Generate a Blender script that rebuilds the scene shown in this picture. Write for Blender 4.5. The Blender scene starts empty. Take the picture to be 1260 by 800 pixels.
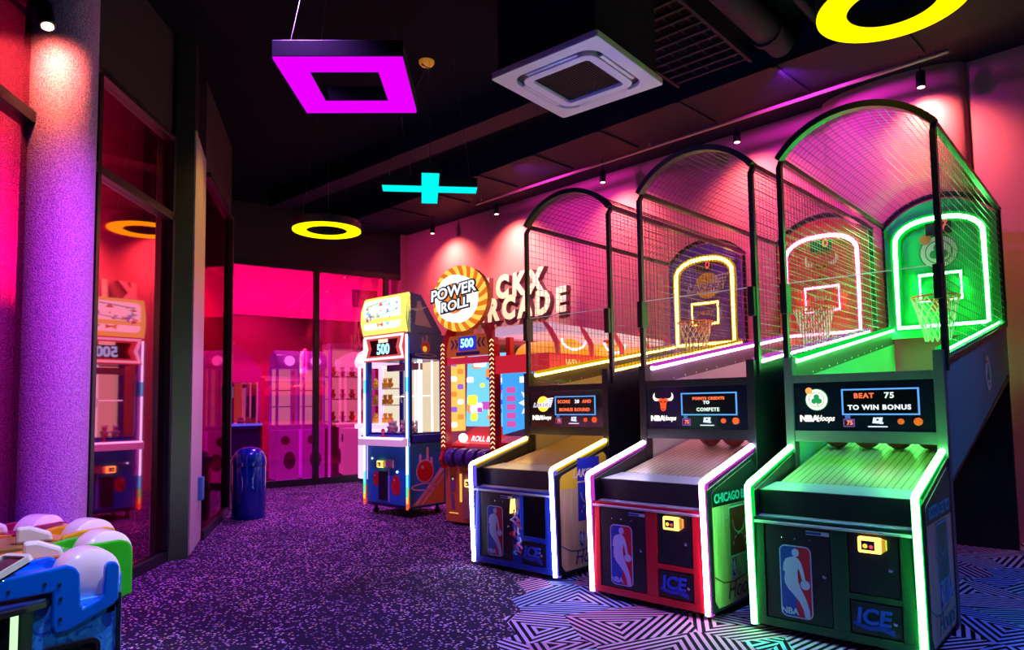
import bpy, math, random
from mathutils import Matrix, Vector
PI = math.pi
S = bpy.context.scene
col = S.collection
random.seed(7)

# ---------------------------------------------------------------- helpers
def nodes(m):
    m.use_nodes = True
    return m.node_tree.nodes, m.node_tree.links

def mat(name, c, rough=.5, metal=0., em=None, es=0., coat=0., spec=.5):
    m = bpy.data.materials.new(name); n, l = nodes(m)
    b = n['Principled BSDF']
    b.inputs['Base Color'].default_value = (*c, 1)
    b.inputs['Roughness'].default_value = rough
    b.inputs['Metallic'].default_value = metal
    b.inputs['Coat Weight'].default_value = coat
    b.inputs['Specular IOR Level'].default_value = spec
    if em:
        b.inputs['Emission Color'].default_value = (*em, 1)
        b.inputs['Emission Strength'].default_value = es
    return m

def glow(name, c, s):
    m = bpy.data.materials.new(name); n, l = nodes(m)
    n.remove(n['Principled BSDF'])
    e = n.new('ShaderNodeEmission'); e.inputs[0].default_value = (*c, 1); e.inputs[1].default_value = s
    l.new(e.outputs[0], n['Material Output'].inputs[0])
    return m

def glass(name, tint, gl, fac, rough=.02):
    m = bpy.data.materials.new(name); n, l = nodes(m)
    n.remove(n['Principled BSDF'])
    t = n.new('ShaderNodeBsdfTransparent'); t.inputs[0].default_value = (*tint, 1)
    g = n.new('ShaderNodeBsdfGlossy'); g.inputs['Color'].default_value = (*gl, 1); g.inputs['Roughness'].default_value = rough
    x = n.new('ShaderNodeMixShader'); x.inputs[0].default_value = fac
    l.new(t.outputs[0], x.inputs[1]); l.new(g.outputs[0], x.inputs[2])
    l.new(x.outputs[0], n['Material Output'].inputs[0])
    return m

def frame(o, xd, yd):
    """matrix whose local x runs along xd, local y along yd, local z out of the surface"""
    x = Vector(xd).normalized(); y = Vector(yd); y = (y - x * y.dot(x)).normalized(); z = x.cross(y)
    M = Matrix((x, y, z)).transposed().to_4x4(); M.translation = Vector(o)
    return M

def front(o):      # a surface that faces -Y (towards the player): x right, y up
    return frame(o, (1, 0, 0), (0, 0, 1))
def right(o):      # a surface that faces +X: x runs to +Y, y up
    return frame(o, (0, 1, 0), (0, 0, 1))

_tx = {}
def text_mesh(s, size, depth, shear, bold, spacing):
    k = (s, size, depth, shear, bold, spacing)
    if k not in _tx:
        cu = bpy.data.curves.new('t', 'FONT'); cu.body = s; cu.size = size; cu.extrude = depth
        cu.align_x = 'CENTER'; cu.align_y = 'CENTER'; cu.shear = shear; cu.offset = bold; cu.space_character = spacing
        cu.resolution_u = 3
        o = bpy.data.objects.new('t', cu); col.objects.link(o)
        dg = bpy.context.evaluated_depsgraph_get(); dg.update()
        me = bpy.data.meshes.new_from_object(o.evaluated_get(dg))
        _tx[k] = ([tuple(v.co) for v in me.vertices], [tuple(p.vertices) for p in me.polygons])
        bpy.data.objects.remove(o); bpy.data.curves.remove(cu); bpy.data.meshes.remove(me)
    return _tx[k]

class MB:
    def __init__(s, M=None):
        s.v = []; s.f = []; s.mi = []; s.M = M or Matrix(); s.cur = 0
    def at(s, M): s.M = M; return s
    def use(s, i): s.cur = i; return s
    def add(s, vs, fs):
        b = len(s.v); s.v += [tuple(s.M @ Vector(v)) for v in vs]
        s.f += [tuple(b + i for i in f) for f in fs]; s.mi += [s.cur] * len(fs); return s
    def box(s, x0, x1, y0, y1, z0, z1):
        v = [(x, y, z) for z in (z0, z1) for y in (y0, y1) for x in (x0, x1)]
        return s.add(v, [(0, 2, 3, 1), (4, 5, 7, 6), (0, 1, 5, 4), (1, 3, 7, 5), (3, 2, 6, 7), (2, 0, 4, 6)])
    def prism(s, poly, z0, z1):
        n = len(poly)
        a = sum(poly[i][0] * poly[(i + 1) % n][1] - poly[(i + 1) % n][0] * poly[i][1] for i in range(n))
        if a < 0: poly = poly[::-1]
        v = [(x, y, z0) for x, y in poly] + [(x, y, z1) for x, y in poly]
        return s.add(v, [tuple(range(n))[::-1], tuple(range(n, 2 * n))] + [(i, (i + 1) % n, n + (i + 1) % n, n + i) for i in range(n)])
    def sprism(s, poly, x0, x1):
        """poly in (y, z), extruded along x"""
        M = s.M; s.M = M @ Matrix(((0, 0, 1, 0), (1, 0, 0, 0), (0, 1, 0, 0), (0, 0, 0, 1))); s.prism(poly, x0, x1); s.M = M; return s
    def ring(s, outer, inner, z0, z1):
        n = len(outer); v = []
        for z in (z0, z1): v += [(x, y, z) for x, y in outer] + [(x, y, z) for x, y in inner]
        fs = []
        for i in range(n):
            j = (i + 1) % n
            fs += [(i, n + i, n + j, j), (2 * n + i, 2 * n + j, 3 * n + j, 3 * n + i), (i, j, 2 * n + j, 2 * n + i), (n + j, n + i, 3 * n + i, 3 * n + j)]
        return s.add(v, fs)
    def tube(s, path, r, n=8, closed=False, sq=False):
        P = [Vector(p) for p in path]; m = len(P)
        if sq: n = 4
        rings = []; up = None
        for i, p in enumerate(P):
            a = P[(i - 1) % m] if closed or i else p
            b = P[(i + 1) % m] if closed or i < m - 1 else p
            t = (b - a).normalized()
            if up is None:
                up = Vector((0, 0, 1)) if abs(t.z) < .9 else Vector((0, 1, 0))
            u = (up - t * up.dot(t))
            u = u.normalized() if u.length > 1e-6 else t.orthogonal().normalized()
            up = u; w = t.cross(u)
            rr = r[i] if isinstance(r, (list, tuple)) else r
            k = 1.4142 if sq else 1
            rings.append([p + (u * math.cos(2 * PI * (j + (.5 if sq else 0)) / n) + w * math.sin(2 * PI * (j + (.5 if sq else 0)) / n)) * rr * k for j in range(n)])
        v = [tuple(q) for rg in rings for q in rg]; fs = []
        for i in range(m if closed else m - 1):
            a = i * n; b = ((i + 1) % m) * n
            fs += [(a + j, a + (j + 1) % n, b + (j + 1) % n, b + j) for j in range(n)]
        if not closed: fs += [tuple(range(n))[::-1], tuple(range((m - 1) * n, m * n))]
        return s.add(v, fs)
    def cyl(s, p0, p1, r, n=16, r1=None):
        return s.tube([p0, p1], [r, r if r1 is None else r1], n)
    def lathe(s, prof, n=24, c=(0, 0, 0), axis='z'):
        """prof: list of (radius, height)"""
        v = []; fs = []
        for r, h in prof:
            for j in range(n):
                a = 2 * PI * j / n
                q = (r * math.cos(a), r * math.sin(a), h)
                if axis == 'x': q = (q[2], q[0], q[1])
                if axis == 'y': q = (q[0], q[2], -q[1])
                v.append((c[0] + q[0], c[1] + q[1], c[2] + q[2]))
        for i in range(len(prof) - 1):
            a = i * n; b = a + n
            fs += [(a + j, a + (j + 1) % n, b + (j + 1) % n, b + j) for j in range(n)]
        fs += [tuple(range(n))[::-1], tuple(range((len(prof) - 1) * n, len(prof) * n))]
        return s.add(v, fs)
    def ball(s, c, r, n=20, sx=1, sy=1, sz=1):
        m = n // 2; v = []; fs = []
        for i in range(1, m):
            t = PI * i / m
            for j in range(n):
                a = 2 * PI * j / n
                v.append((c[0] + sx * r * math.sin(t) * math.cos(a), c[1] + sy * r * math.sin(t) * math.sin(a), c[2] + sz * r * math.cos(t)))
        v += [(c[0], c[1], c[2] + sz * r), (c[0], c[1], c[2] - sz * r)]
        for i in range(m - 2):
            fs += [(i * n + j, (i + 1) * n + j, (i + 1) * n + (j + 1) % n, i * n + (j + 1) % n) for j in range(n)]
        T = len(v) - 2; B = T + 1
        fs += [(T, j, (j + 1) % n) for j in range(n)] + [(B, (m - 2) * n + (j + 1) % n, (m - 2) * n + j) for j in range(n)]
        return s.add(v, fs)
    def text(s, t, size, x=0, y=0, z=0, depth=.001, shear=0, bold=0, spacing=1, sx=1):
        v, f = text_mesh(t, size, depth, shear, bold, spacing)
        return s.add([(a * sx + x, b + y, c + z + depth) for a, b, c in v], f)
    def build(s, name, m, parent=None, bevel=0, smooth=False, stuff=False, label=None, kind=None):
        me = bpy.data.meshes.new(name); me.from_pydata(s.v, [], s.f)
        for q in (m if isinstance(m, (list, tuple)) else [m]): me.materials.append(q)
        me.polygons.foreach_set('material_index', s.mi)
        if smooth:
            me.polygons.foreach_set('use_smooth', [True] * len(s.f))
            try: me.set_sharp_from_angle(angle=math.radians(40))
            except Exception: pass
        me.update()
        o = bpy.data.objects.new(name, me); col.objects.link(o)
        if parent: o.parent = parent
        if bevel:
            b = o.modifiers.new('b', 'BEVEL'); b.width = bevel; b.segments = 2; b.limit_method = 'ANGLE'
        if label: o['label'] = label
        if kind: o['kind'] = kind
        return o

def thing(name, label, cat, loc=(0, 0, 0), rz=0, group=None):
    o = bpy.data.objects.new(name, None); col.objects.link(o)
    o.location = loc; o.rotation_euler = (0, 0, rz); o['label'] = label; o['category'] = cat
    o.empty_display_size = .1
    if group: o['group'] = group
    return o
def tag(o, label, cat, group=None):
    o['label'] = label; o['category'] = cat
    if group: o['group'] = group
    return o
def struct(name, mb, m, bevel=0, parent=None, smooth=False):
    o = mb.build(name, m, parent, bevel, smooth)
    if not parent: o['kind'] = 'structure'
    return o
def rz_frame(x, y, ang, z=0):
    return Matrix.Translation((x, y, z)) @ Matrix.Rotation(ang, 4, 'Z')
def rrect(x0, x1, y0, y1, r, n=5):
    P = []
    for cx, cy, a in ((x1 - r, y1 - r, 0), (x0 + r, y1 - r, 90), (x0 + r, y0 + r, 180), (x1 - r, y0 + r, 270)):
        P += [(cx + r * math.cos(math.radians(a + 90 * i / n)), cy + r * math.sin(math.radians(a + 90 * i / n))) for i in range(n + 1)]
    return P
def circ(cx, cy, r, n=28, ry=None):
    return [(cx + r * math.cos(2 * PI * i / n), cy + (ry or r) * math.sin(2 * PI * i / n)) for i in range(n)]

# ---------------------------------------------------------------- materials
BLACK = mat('black_powder_coat', (.008, .008, .012), .38)
DARK = mat('dark_laminate', (.010, .012, .022), .35)
NAVYWALL = mat('dark_navy_paint', (.006, .008, .018), .7)
CEIL = mat('black_ceiling_paint', (.003, .004, .010), .9, spec=.1)
DUCT = mat('dark_painted_duct', (.004, .007, .022), .7, spec=.2)
CHROME = mat('chrome', (.8, .8, .85), .2, 1)
STEEL = mat('brushed_steel', (.55, .55, .6), .3, 1)
WIRE = mat('black_mesh_wire', (.10, .10, .10), .3, .7)
WHITE = mat('white_laminate', (.72, .72, .74), .3)
PALE = mat('pale_grey_laminate', (.55, .52, .55), .35)
REDP = mat('red_laminate', (.62, .01, .02), .3)
BLUEP = mat('blue_laminate', (.01, .04, .45), .3)
GREENP = mat('dark_green_laminate', (.008, .05, .02), .3)
NET = mat('white_net_cord', (.9, .9, .9), .7)
RIM = mat('orange_rim', (.9, .16, .02), .4)
BALL = mat('maroon_rubber', (.28, .03, .03), .45)
PLEXI = glass('clear_acrylic', (.96, .97, .97), (1, 1, 1), .03)
LOGOBLUE = mat('logo_blue', (.015, .05, .42), .4)
LOGORED = mat('logo_red', (.65, .01, .03), .4)
LOGOWHITE = mat('logo_white', (.55, .62, .9), .4)
YEL = mat('yellow_print', (.85, .5, .03), .4)
PURP = mat('purple_print', (.09, .02, .32), .4)
ICEB = mat('ice_blue_print', (.03, .09, .75), .4)
INK = mat('dark_ink', (.01, .01, .02), .5)
CYANINK = mat('cyan_print', (.05, .55, .65), .4)

def wood_mat(name, a, b, sc=(2, 14, 2), rough=.4):
    m = mat(name, a, rough); n, l = nodes(m); bs = n['Principled BSDF']
    tc = n.new('ShaderNodeTexCoord'); mp = n.new('ShaderNodeMapping'); mp.inputs['Scale'].default_value = sc
    no = n.new('ShaderNodeTexNoise'); no.inputs['Scale'].default_value = 3; no.inputs['Detail'].default_value = 5
    cr = n.new('ShaderNodeValToRGB'); cr.color_ramp.elements[0].color = (*a, 1); cr.color_ramp.elements[1].color = (*b, 1)
    cr.color_ramp.elements[0].position = .35; cr.color_ramp.elements[1].position = .65
    l.new(tc.outputs['Object'], mp.inputs[0]); l.new(mp.outputs[0], no.inputs[0]); l.new(no.outputs[0], cr.inputs[0]); l.new(cr.outputs[0], bs.inputs['Base Color'])
    return m
WOOD = wood_mat('pale_court_wood', (.72, .45, .22), (.86, .62, .38), (3, 12, 1.2))

def slat_mat():
    m = mat('slatted_wood_ramp', (.5, .3, .15), .35); n, l = nodes(m); bs = n['Principled BSDF']
    tc = n.new('ShaderNodeTexCoord'); sp = n.new('ShaderNodeSeparateXYZ')
    w = n.new('ShaderNodeMath'); w.operation = 'MULTIPLY'; w.inputs[1].default_value = 26
    fr = n.new('ShaderNodeMath'); fr.operation = 'FRACT'
    cr = n.new('ShaderNodeValToRGB'); e = cr.color_ramp.elements
    e[0].color = (.12, .07, .035, 1); e[1].color = (.62, .42, .24, 1); e[0].position = .1; e[1].position = .22
    l.new(tc.outputs['Object'], sp.inputs[0]); l.new(sp.outputs[0], w.inputs[0]); l.new(w.outputs[0], fr.inputs[0]); l.new(fr.outputs[0], cr.inputs[0])
    l.new(cr.outputs[0], bs.inputs['Base Color']); return m
SLAT = slat_mat()

# carpet: speckled field, and a maze-striped field beside the ball games
def carpet():
    m = mat('carpet', (.02, .01, .03), .95, spec=.1); n, l = nodes(m); bs = n['Principled BSDF']
    tc = n.new('ShaderNodeTexCoord')
    def math_(op, a, b=None, c=None):
        q = n.new('ShaderNodeMath'); q.operation = op
        for i, x in enumerate((a, b, c)):
            if x is None: continue
            if isinstance(x, (int, float)): q.inputs[i].default_value = x
            else: l.new(x, q.inputs[i])
        return q.outputs[0]
    def ramp(f, stops, const=False):
        r = n.new('ShaderNodeValToRGB'); e = r.color_ramp.elements
        if const: r.color_ramp.interpolation = 'CONSTANT'
        while len(e) < len(stops): e.new(.5)
        for x, (p, c) in zip(e, stops): x.position = p; x.color = (*c, 1)
        l.new(f, r.inputs[0]); return r.outputs[0]
    def mix(f, a, b):
        x = n.new('ShaderNodeMixRGB'); l.new(f, x.inputs[0])
        for i, c in ((1, a), (2, b)):
            if isinstance(c, tuple): x.inputs[i].default_value = (*c, 1)
            else: l.new(c, x.inputs[i])
        return x.outputs[0]
    # specks
    v = n.new('ShaderNodeTexVoronoi'); v.inputs['Scale'].default_value = 47; l.new(tc.outputs['Object'], v.inputs[0])
    dot = math_('LESS_THAN', v.outputs['Distance'], .36)
    spx = n.new('ShaderNodeSeparateColor'); l.new(v.outputs['Color'], spx.inputs[0])
    pick = math_('GREATER_THAN', spx.outputs[0], .40)
    no = n.new('ShaderNodeTexNoise'); no.inputs['Scale'].default_value = 2.2; no.inputs['Detail'].default_value = 3; l.new(tc.outputs['Object'], no.inputs[0])
    dens = math_('MULTIPLY_ADD', no.outputs[0], 2.6, -.45)
    msk = math_('MULTIPLY', math_('MULTIPLY', dot, pick), dens)
    sc_ = ramp(spx.outputs[1], [(0, (.75, .35, .70)), (.35, (.55, .45, .9)), (.6, (.9, .62, .25)), (.75, (.95, .68, .85))], True)
    n2 = n.new('ShaderNodeTexNoise'); n2.inputs['Scale'].default_value = 150; l.new(tc.outputs['Object'], n2.inputs[0])
    base = ramp(n2.outputs[0], [(.3, (.010, .006, .022)), (.7, (.055, .03, .09))])
    c1 = mix(msk, base, sc_)
    # maze of nested stripes
    p2 = n.new('ShaderNodeVectorMath'); p2.operation = 'MULTIPLY'; p2.inputs[1].default_value = (1, 1, 0); l.new(tc.outputs['Object'], p2.inputs[0])
    vv = n.new('ShaderNodeTexVoronoi'); vv.inputs['Scale'].default_value = 1.85; vv.inputs['Randomness'].default_value = .9; l.new(p2.outputs[0], vv.inputs[0])
    sb = n.new('ShaderNodeVectorMath'); sb.operation = 'SUBTRACT'; l.new(p2.outputs[0], sb.inputs[0]); l.new(vv.outputs['Position'], sb.inputs[1])
    s2 = n.new('ShaderNodeSeparateColor'); l.new(vv.outputs['Color'], s2.inputs[0])
    vr = n.new('ShaderNodeVectorRotate'); vr.rotation_type = 'Z_AXIS'; l.new(sb.outputs[0], vr.inputs['Vector'])
    l.new(math_('MULTIPLY', s2.outputs[1], 6.283), vr.inputs['Angle'])
    s3 = n.new('ShaderNodeSeparateXYZ'); l.new(vr.outputs[0], s3.inputs[0])
    ax = math_('ABSOLUTE', s3.outputs[0])
    dist = math_('MAXIMUM', math_('MULTIPLY_ADD', ax, .866, math_('MULTIPLY', s3.outputs[1], .5)), math_('MULTIPLY', s3.outputs[1], -1))
    st = math_('FRACT', math_('MULTIPLY', math_('ADD', dist, 2), 23))
    line = math_('GREATER_THAN', st, .50)
    lc = ramp(s2.outputs[0], [(0, (.75, .32, .62)), (.25, (.35, .42, .95)), (.5, (.30, .62, .80)), (.72, (.70, .50, .85))], True)
    c2 = mix(line, (.006, .005, .012), lc)
    # which field: object-space boundary
    sp = n.new('ShaderNodeSeparateXYZ'); l.new(tc.outputs['Object'], sp.inputs[0])
    zig = math_('MULTIPLY', math_('PINGPONG', sp.outputs[1], .17), .8)
    bx = math_('ADD', math_('SUBTRACT', sp.outputs[0], math_('MULTIPLY_ADD', sp.outputs[1], -.75, .62)), zig)
    f = math_('GREATER_THAN', bx, 0)
    l.new(mix(f, c1, c2), bs.inputs['Base Color'])
    bp = n.new('ShaderNodeBump'); bp.inputs['Strength'].default_value = .4; bp.inputs['Distance'].default_value = .01; l.new(n2.outputs[0], bp.inputs['Height']); l.new(bp.outputs[0], bs.inputs['Normal'])
    return m
CARPET = carpet()

def plaster(name, c, amt=.12):
    m = mat(name, c, .75); n, l = nodes(m); bs = n['Principled BSDF']
    tc = n.new('ShaderNodeTexCoord'); no = n.new('ShaderNodeTexNoise'); no.inputs['Scale'].default_value = 60; no.inputs['Detail'].default_value = 4
    l.new(tc.outputs['Object'], no.inputs[0])
    bp = n.new('ShaderNodeBump'); bp.inputs['Strength'].default_value = amt; bp.inputs['Distance'].default_value = .01
    l.new(no.outputs[0], bp.inputs['Height']); l.new(bp.outputs[0], bs.inputs['Normal']); return m
WALLP = plaster('painted_wall', (.52, .185, .235))
def glitter():
    m = mat('glitter_wallpaper', (.5, .3, .6), .5); n, l = nodes(m); bs = n['Principled BSDF']
    tc = n.new('ShaderNodeTexCoord'); no = n.new('ShaderNodeTexNoise'); no.inputs['Scale'].default_value = 120; no.inputs['Detail'].default_value = 2
    l.new(tc.outputs['Object'], no.inputs[0])
    cr = n.new('ShaderNodeValToRGB'); cr.color_ramp.elements[0].position = .38; cr.color_ramp.elements[1].position = .62
    cr.color_ramp.elements[0].color = (.30, .11, .42, 1); cr.color_ramp.elements[1].color = (.66, .32, .68, 1)
    l.new(no.outputs[0], cr.inputs[0]); l.new(cr.outputs[0], bs.inputs['Base Color'])
    bp = n.new('ShaderNodeBump'); bp.inputs['Strength'].default_value = .5; bp.inputs['Distance'].default_value = .01
    l.new(no.outputs[0], bp.inputs['Height']); l.new(bp.outputs[0], bs.inputs['Normal']); return m
GLITTER = glitter()

WINDOWG = glass('tinted_window', (.95, .42, .78), (.9, .10, .45), .28, .03)
FACADEG = glass('dark_tinted_window', (.9, .06, .55), (1, .30, .55), .52, .03)
# ---------------------------------------------------------------- the room
ZT = 3.66                      # top of the shop windows
CZ = 4.62                      # ceiling
R_ = math.radians
# floor and ceiling
struct('floor', MB().box(-10, 6, -7.5, 4.6, -.08, 0), CARPET)
struct('ceiling', MB().box(-10, 6, -7.5, 4.6, CZ, CZ + .08), CEIL)
# pink wall behind the ball games (runs slightly off the room axis)
wall_ang = math.atan2(-.5, 9.04)
WF = rz_frame(3.44, 3.6, wall_ang)           # local -x runs along the wall to the far left, +y is behind it
struct('wall_right', MB(WF).box(-9.27, 2.4, 0, .12, 0, CZ), WALLP)
pp = [(-1.09 + .66 * math.cos(t), -.24 * math.sin(t)) for t in [PI * i / 20 for i in range(21)]]
struct('wall_pilaster', MB(WF).prism(pp, 0, 4.44), WALLP, smooth=True)
struct('trim_corner', MB(WF).box(-9.42, -9.27, -.12, .12, 0, CZ), WALLP)
struct('wall_far_side', MB(WF).box(-9.75, -9.42, -.02, .12, 0, CZ), WALLP)
# far shop window
BF = rz_frame(-6.532, 1.147, math.atan2(.976, .2185))
L1 = 1.36; L2 = 2.60
w = struct('window_1', MB(BF).box(-.35, L1 - .04, .01, .03, .12, ZT - .05), WINDOWG)
w = struct('window_2', MB(BF).box(L1 + .04, L2 + .02, .01, .03, .12, ZT - .05), WINDOWG)
fr = MB(BF).box(-.45, 3.0, -.02, .06, 0, .11).box(-.45, 3.0, -.02, .06, ZT - .06, ZT + .04).box(L1 - .045, L1 + .045, -.03, .06, .1, ZT).box(L2, L2 + .09, -.03, .06, .1, ZT).box(-.45, -.35, -.03, .06, .1, ZT)
struct('trim_1', fr, BLACK, bevel=.004)
struct('wall_back', MB(BF).box(-.6, 3.1, -.02, .1, ZT + .04, CZ), NAVYWALL)
# near shop windows, meeting at a bend behind the column
A1 = R_(136)
FA = rz_frame(-1.846, -1.851, A1)            # local x to the far end, +y outside
def FApt(x): return FA @ Vector((x, 0, 0))
XB = -.80                                    # bend
struct('window_3', MB(FA).box(XB, .40, 0, .02, .10, 2.93), FACADEG)
struct('window_4', MB(FA).box(XB, .40, 0, .02, 3.0, ZT - .02), FACADEG)
struct('trim_2', MB(FA).box(XB, .46, -.04, .05, 0, .09).box(XB, .46, -.05, .05, 2.93, 3.0).box(XB, .46, -.05, .05, ZT - .02, ZT + .03).box(.40, .46, -.05, .05, .1, ZT), BLACK, bevel=.004)
struct('wall_left', MB(FA).box(XB, .46, -.01, .1, ZT + .03, CZ), NAVYWALL)
bp_ = FApt(XB)
FB = rz_frame(bp_.x, bp_.y, A1 + R_(5))
struct('window_5', MB(FB).box(-3.2, -.05, 0, .02, .10, 2.93), FACADEG)
struct('window_6', MB(FB).box(-3.2, -.05, 0, .02, 3.0, ZT - .02), FACADEG)
struct('trim_3', MB(FB).box(-3.2, 0, -.04, .05, 0, .09).box(-3.2, 0, -.05, .05, 2.93, 3.0).box(-3.2, 0, -.05, .05, ZT - .02, ZT + .03).box(-.05, .01, -.05, .05, .1, ZT), BLACK, bevel=.004)
struct('wall_left_near', MB(FB).box(-3.2, 0, -.01, .1, ZT + .03, CZ), NAVYWALL)
# black pillar with a clad side that added spots tint gold and lilac
struct('pillar', MB().prism([(-2.13, -1.515), (-2.135, -1.35), (-2.5, -1.16), (-2.75, -1.35), (-2.35, -1.7)], 0, CZ), BLACK)
CLAD = mat('satin_clad_panel', (.62, .46, .50), .4, .2)
struct('pillar_cladding', MB().prism([(-2.135, -1.335), (-2.85, -.925), (-2.87, -.96), (-2.16, -1.372)], .02, 3.80), CLAD)
# second window run, between pillar and door post
FC = rz_frame(-2.86, -.93, math.atan2(.98, -1.5))
struct('window_7', MB(FC).box(.02, 1.70, 0, .02, .1, ZT - .02), FACADEG)
struct('trim_4', MB(FC).box(0, 1.82, -.04, .05, 0, .09).box(0, 1.82, -.05, .05, ZT - .02, ZT + .03).box(1.70, 1.80, -.05, .06, .05, ZT), BLACK, bevel=.004)
struct('wall_left_far', MB(FC).box(-.05, 1.82, -.01, .1, ZT + .03, CZ), NAVYWALL)
# recess between door post and far window
struct('wall_recess', MB().prism([(-4.42, .10), (-6.9, .5), (-6.9, .42), (-4.42, .0)], 0, CZ), NAVYWALL)
struct('wall_recess_head', MB().prism([(-4.36, .06), (-6.60, 1.0), (-6.66, .92), (-4.42, .0)], ZT + .03, CZ), NAVYWALL)

# made-up room behind the glass; its crimson stands in for pink-wall reflections
CRIM = plaster('crimson_wall', (.62, .03, .22))
BX = rz_frame(-6.532, 1.147, math.atan2(.976, .2185))
struct('wall_standin', MB(BX).box(-3.5, 4.5, 3.2, 3.3, 0, CZ), CRIM)
struct('wall_standin_band', MB(BX).box(-3.5, 4.5, 1.25, 1.35, 2.95, CZ), CRIM)  # bulkhead added to catch the bright band, in place of a reflected wall
struct('wall_standin_side', MB(FA).box(-.7, 3.2, 1.1, 1.2, 0, CZ), CRIM)  # added close behind the near panes to tint them crimson
struct('wall_standin_dark', MB(FA).box(-5, -.7, 1.1, 1.2, 0, CZ), NAVYWALL)  # added dark so the pane left of the column stays dim

# column wrapped in glitter paper
CX, CY = -.68, -2.765
struct('column', MB(rz_frame(CX, CY, 0)).lathe([(.190, 0), (.190, CZ)], 48), GLITTER, smooth=True)

# soffit and ducts over the ball games
struct('ceiling_soffit', MB(WF).box(-9.3, 2.4, -.75, .02, 4.44, CZ), DUCT)
d = MB(WF).box(-9.3, 2.4, -1.55, -.85, 4.30, 4.62)
for i in range(11):
    d.box(-8.6 + i, -8.56 + i, -1.57, -.83, 4.28, 4.62)
tag(d.build('rectangular_duct', DUCT), 'long black rectangular air duct along the pink wall', 'duct')
d = MB(WF).cyl((-6.4, -.86, 4.225), (-.38, -.86, 4.225), .018, 10).box(-6.3, -6.28, -.87, -.85, 4.225, 4.285).box(-3.4, -3.38, -.87, -.85, 4.225, 4.285).box(-.5, -.48, -.87, -.85, 4.225, 4.285)
RAIL = mat('reddish_track_rail', (.5, .25, .25), .4, .2)  # rail coloured dull red
tag(d.build('lighting_track', RAIL), 'thin lighting track running below the long duct', 'track')
d = MB().cyl((1.85, -.9, 4.42), (1.88, 2.02, 4.42), .12, 18).cyl((1.85, .3, 4.42), (1.85, .36, 4.42), .14, 18).cyl((1.87, 1.7, 4.42), (1.87, 1.76, 4.42), .14, 18)
tag(d.build('round_duct', DUCT, smooth=True), 'dark lagged round pipe crossing towards the long duct', 'pipe')
tr = thing('cable_tray', 'black ladder cable tray beside the ceiling air conditioner', 'cable tray', (0, 0, 0))
m_ = MB().box(1.60, 1.63, .62, 2.0, 4.34, 4.40); m2 = MB().box(.88, .91, .62, 2.0, 4.34, 4.40)
m_.build('side_rail', DUCT, tr); m2.build('side_rail', DUCT, tr)
m_ = MB()
for i in range(10): m_.box(.90, 1.61, .66 + i * .14, .69 + i * .14, 4.35, 4.37)
m_.build('rungs', DUCT, tr)
c_ = MB()
for k in range(5): c_.tube([(.98 + k * .13 + .015 * math.sin(j * 1.3 + k), .64 + j * .165, 4.392) for j in range(9)], .014, 6)
c_.build('cables', DUCT, tr)
tag(MB().tube([(2.2, -.3, 4.5), (2.2, 2.0, 4.5)], .04, 10).build('conduit', DUCT, smooth=True), 'thin dark conduit under the ceiling beside the lagged pipe', 'conduit')
tag(MB().box(-5.8, .55, 1.35, 1.65, 4.40, 4.62).build('ceiling_beam', DUCT), 'black beam crossing above the cyan cross lamp', 'beam')
tag(MB().tube([(-.895, .33, 4.58), (-2.0, .9, 4.57), (-3.5, 2.3, 4.56)], .012, 6).build('ceiling_cable', DUCT), 'thin cable along the black ceiling to the amber detector', 'cable')

# wall box on the pillar
wb = thing('wall_switch_box', 'small blue call box low on the clad pillar side', 'switch box', (0, 0, 0))
sv = Vector((-2.60, -1.02, .53)); dv = Vector((-.645, .41, 0)).normalized(); MM = frame(sv, -dv, (0, 0, 1))
MB(MM).box(-.09, .03, -.11, .11, 0, .05).build('housing', mat('blue_plastic', (.05, .25, .55), .3), wb, bevel=.01)
MB(MM).cyl((-.06, .05, .05), (-.06, .05, .09), .035, 14).cyl((-.06, -.05, .05), (-.06, -.05, .09), .035, 14).build('button', mat('lilac_plastic', (.6, .35, .7), .25), wb, smooth=True)
MB(FC).box(1.73, 1.76, -.07, -.05, 1.42, 1.56).build('door_contact', WHITE)
bpy.data.objects['door_contact']['label'] = 'small white plate on the black door post'; bpy.data.objects['door_contact']['category'] = 'plate'

# sign on the pink wall: separate raised letters
sg = thing('raised_letter_sign', 'cream raised lettering on the pink wall above the arcade games', 'sign', (0, 0, 0))
CREAM = mat('cream_letter_face', (.88, .80, .62), .5); LSIDE = mat('plum_letter_side', (.14, .03, .07), .5)
def letters(word, x0, zc, step, size, tilt):
    for i, ch in enumerate(word):
        o = Vector((x0 + i * step, -.05, zc + i * step * tilt))
        M = WF @ frame(o, (1, 0, .05), (.05, 0, 1))
        b = MB(M); b.use(0).text(ch, size, depth=.045, z=-.04, bold=.026, sx=.84, shear=.12); 
        n0 = len(b.f); b.use(1).text(ch, size, depth=.004, z=.052, bold=.026, sx=.84, shear=.12)
        b.build('letter', [LSIDE, CREAM], sg)
letters('KICKX', -7.37, 3.10, .352, .47, .0)
letters('ARCADE', -7.24, 2.76, .354, .47, .0)

# little sign beyond the far glass
bs_ = thing('small_dark_sign', 'small dark sign with faint red lettering behind the far window', 'sign', (0, 0, 0))
M = BF @ frame((2.3, .16, 3.22), (1, 0, 0), (0, 0, 1))
MB(M).box(-.24, .24, -.16, .16, 0, .03).build('panel', mat('dark_plum_panel', (.10, .01, .06), .5), bs_)
rr = glow('dim_red_letters', (.6, .01, .10), .6)
MB(M).box(-.20, -.15, -.12, .11, .03, .034).text('MESS', .10, .05, .05, .03).text('STUDIO', .10, .05, -.06, .03).build('lettering', rr, bs_)

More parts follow.
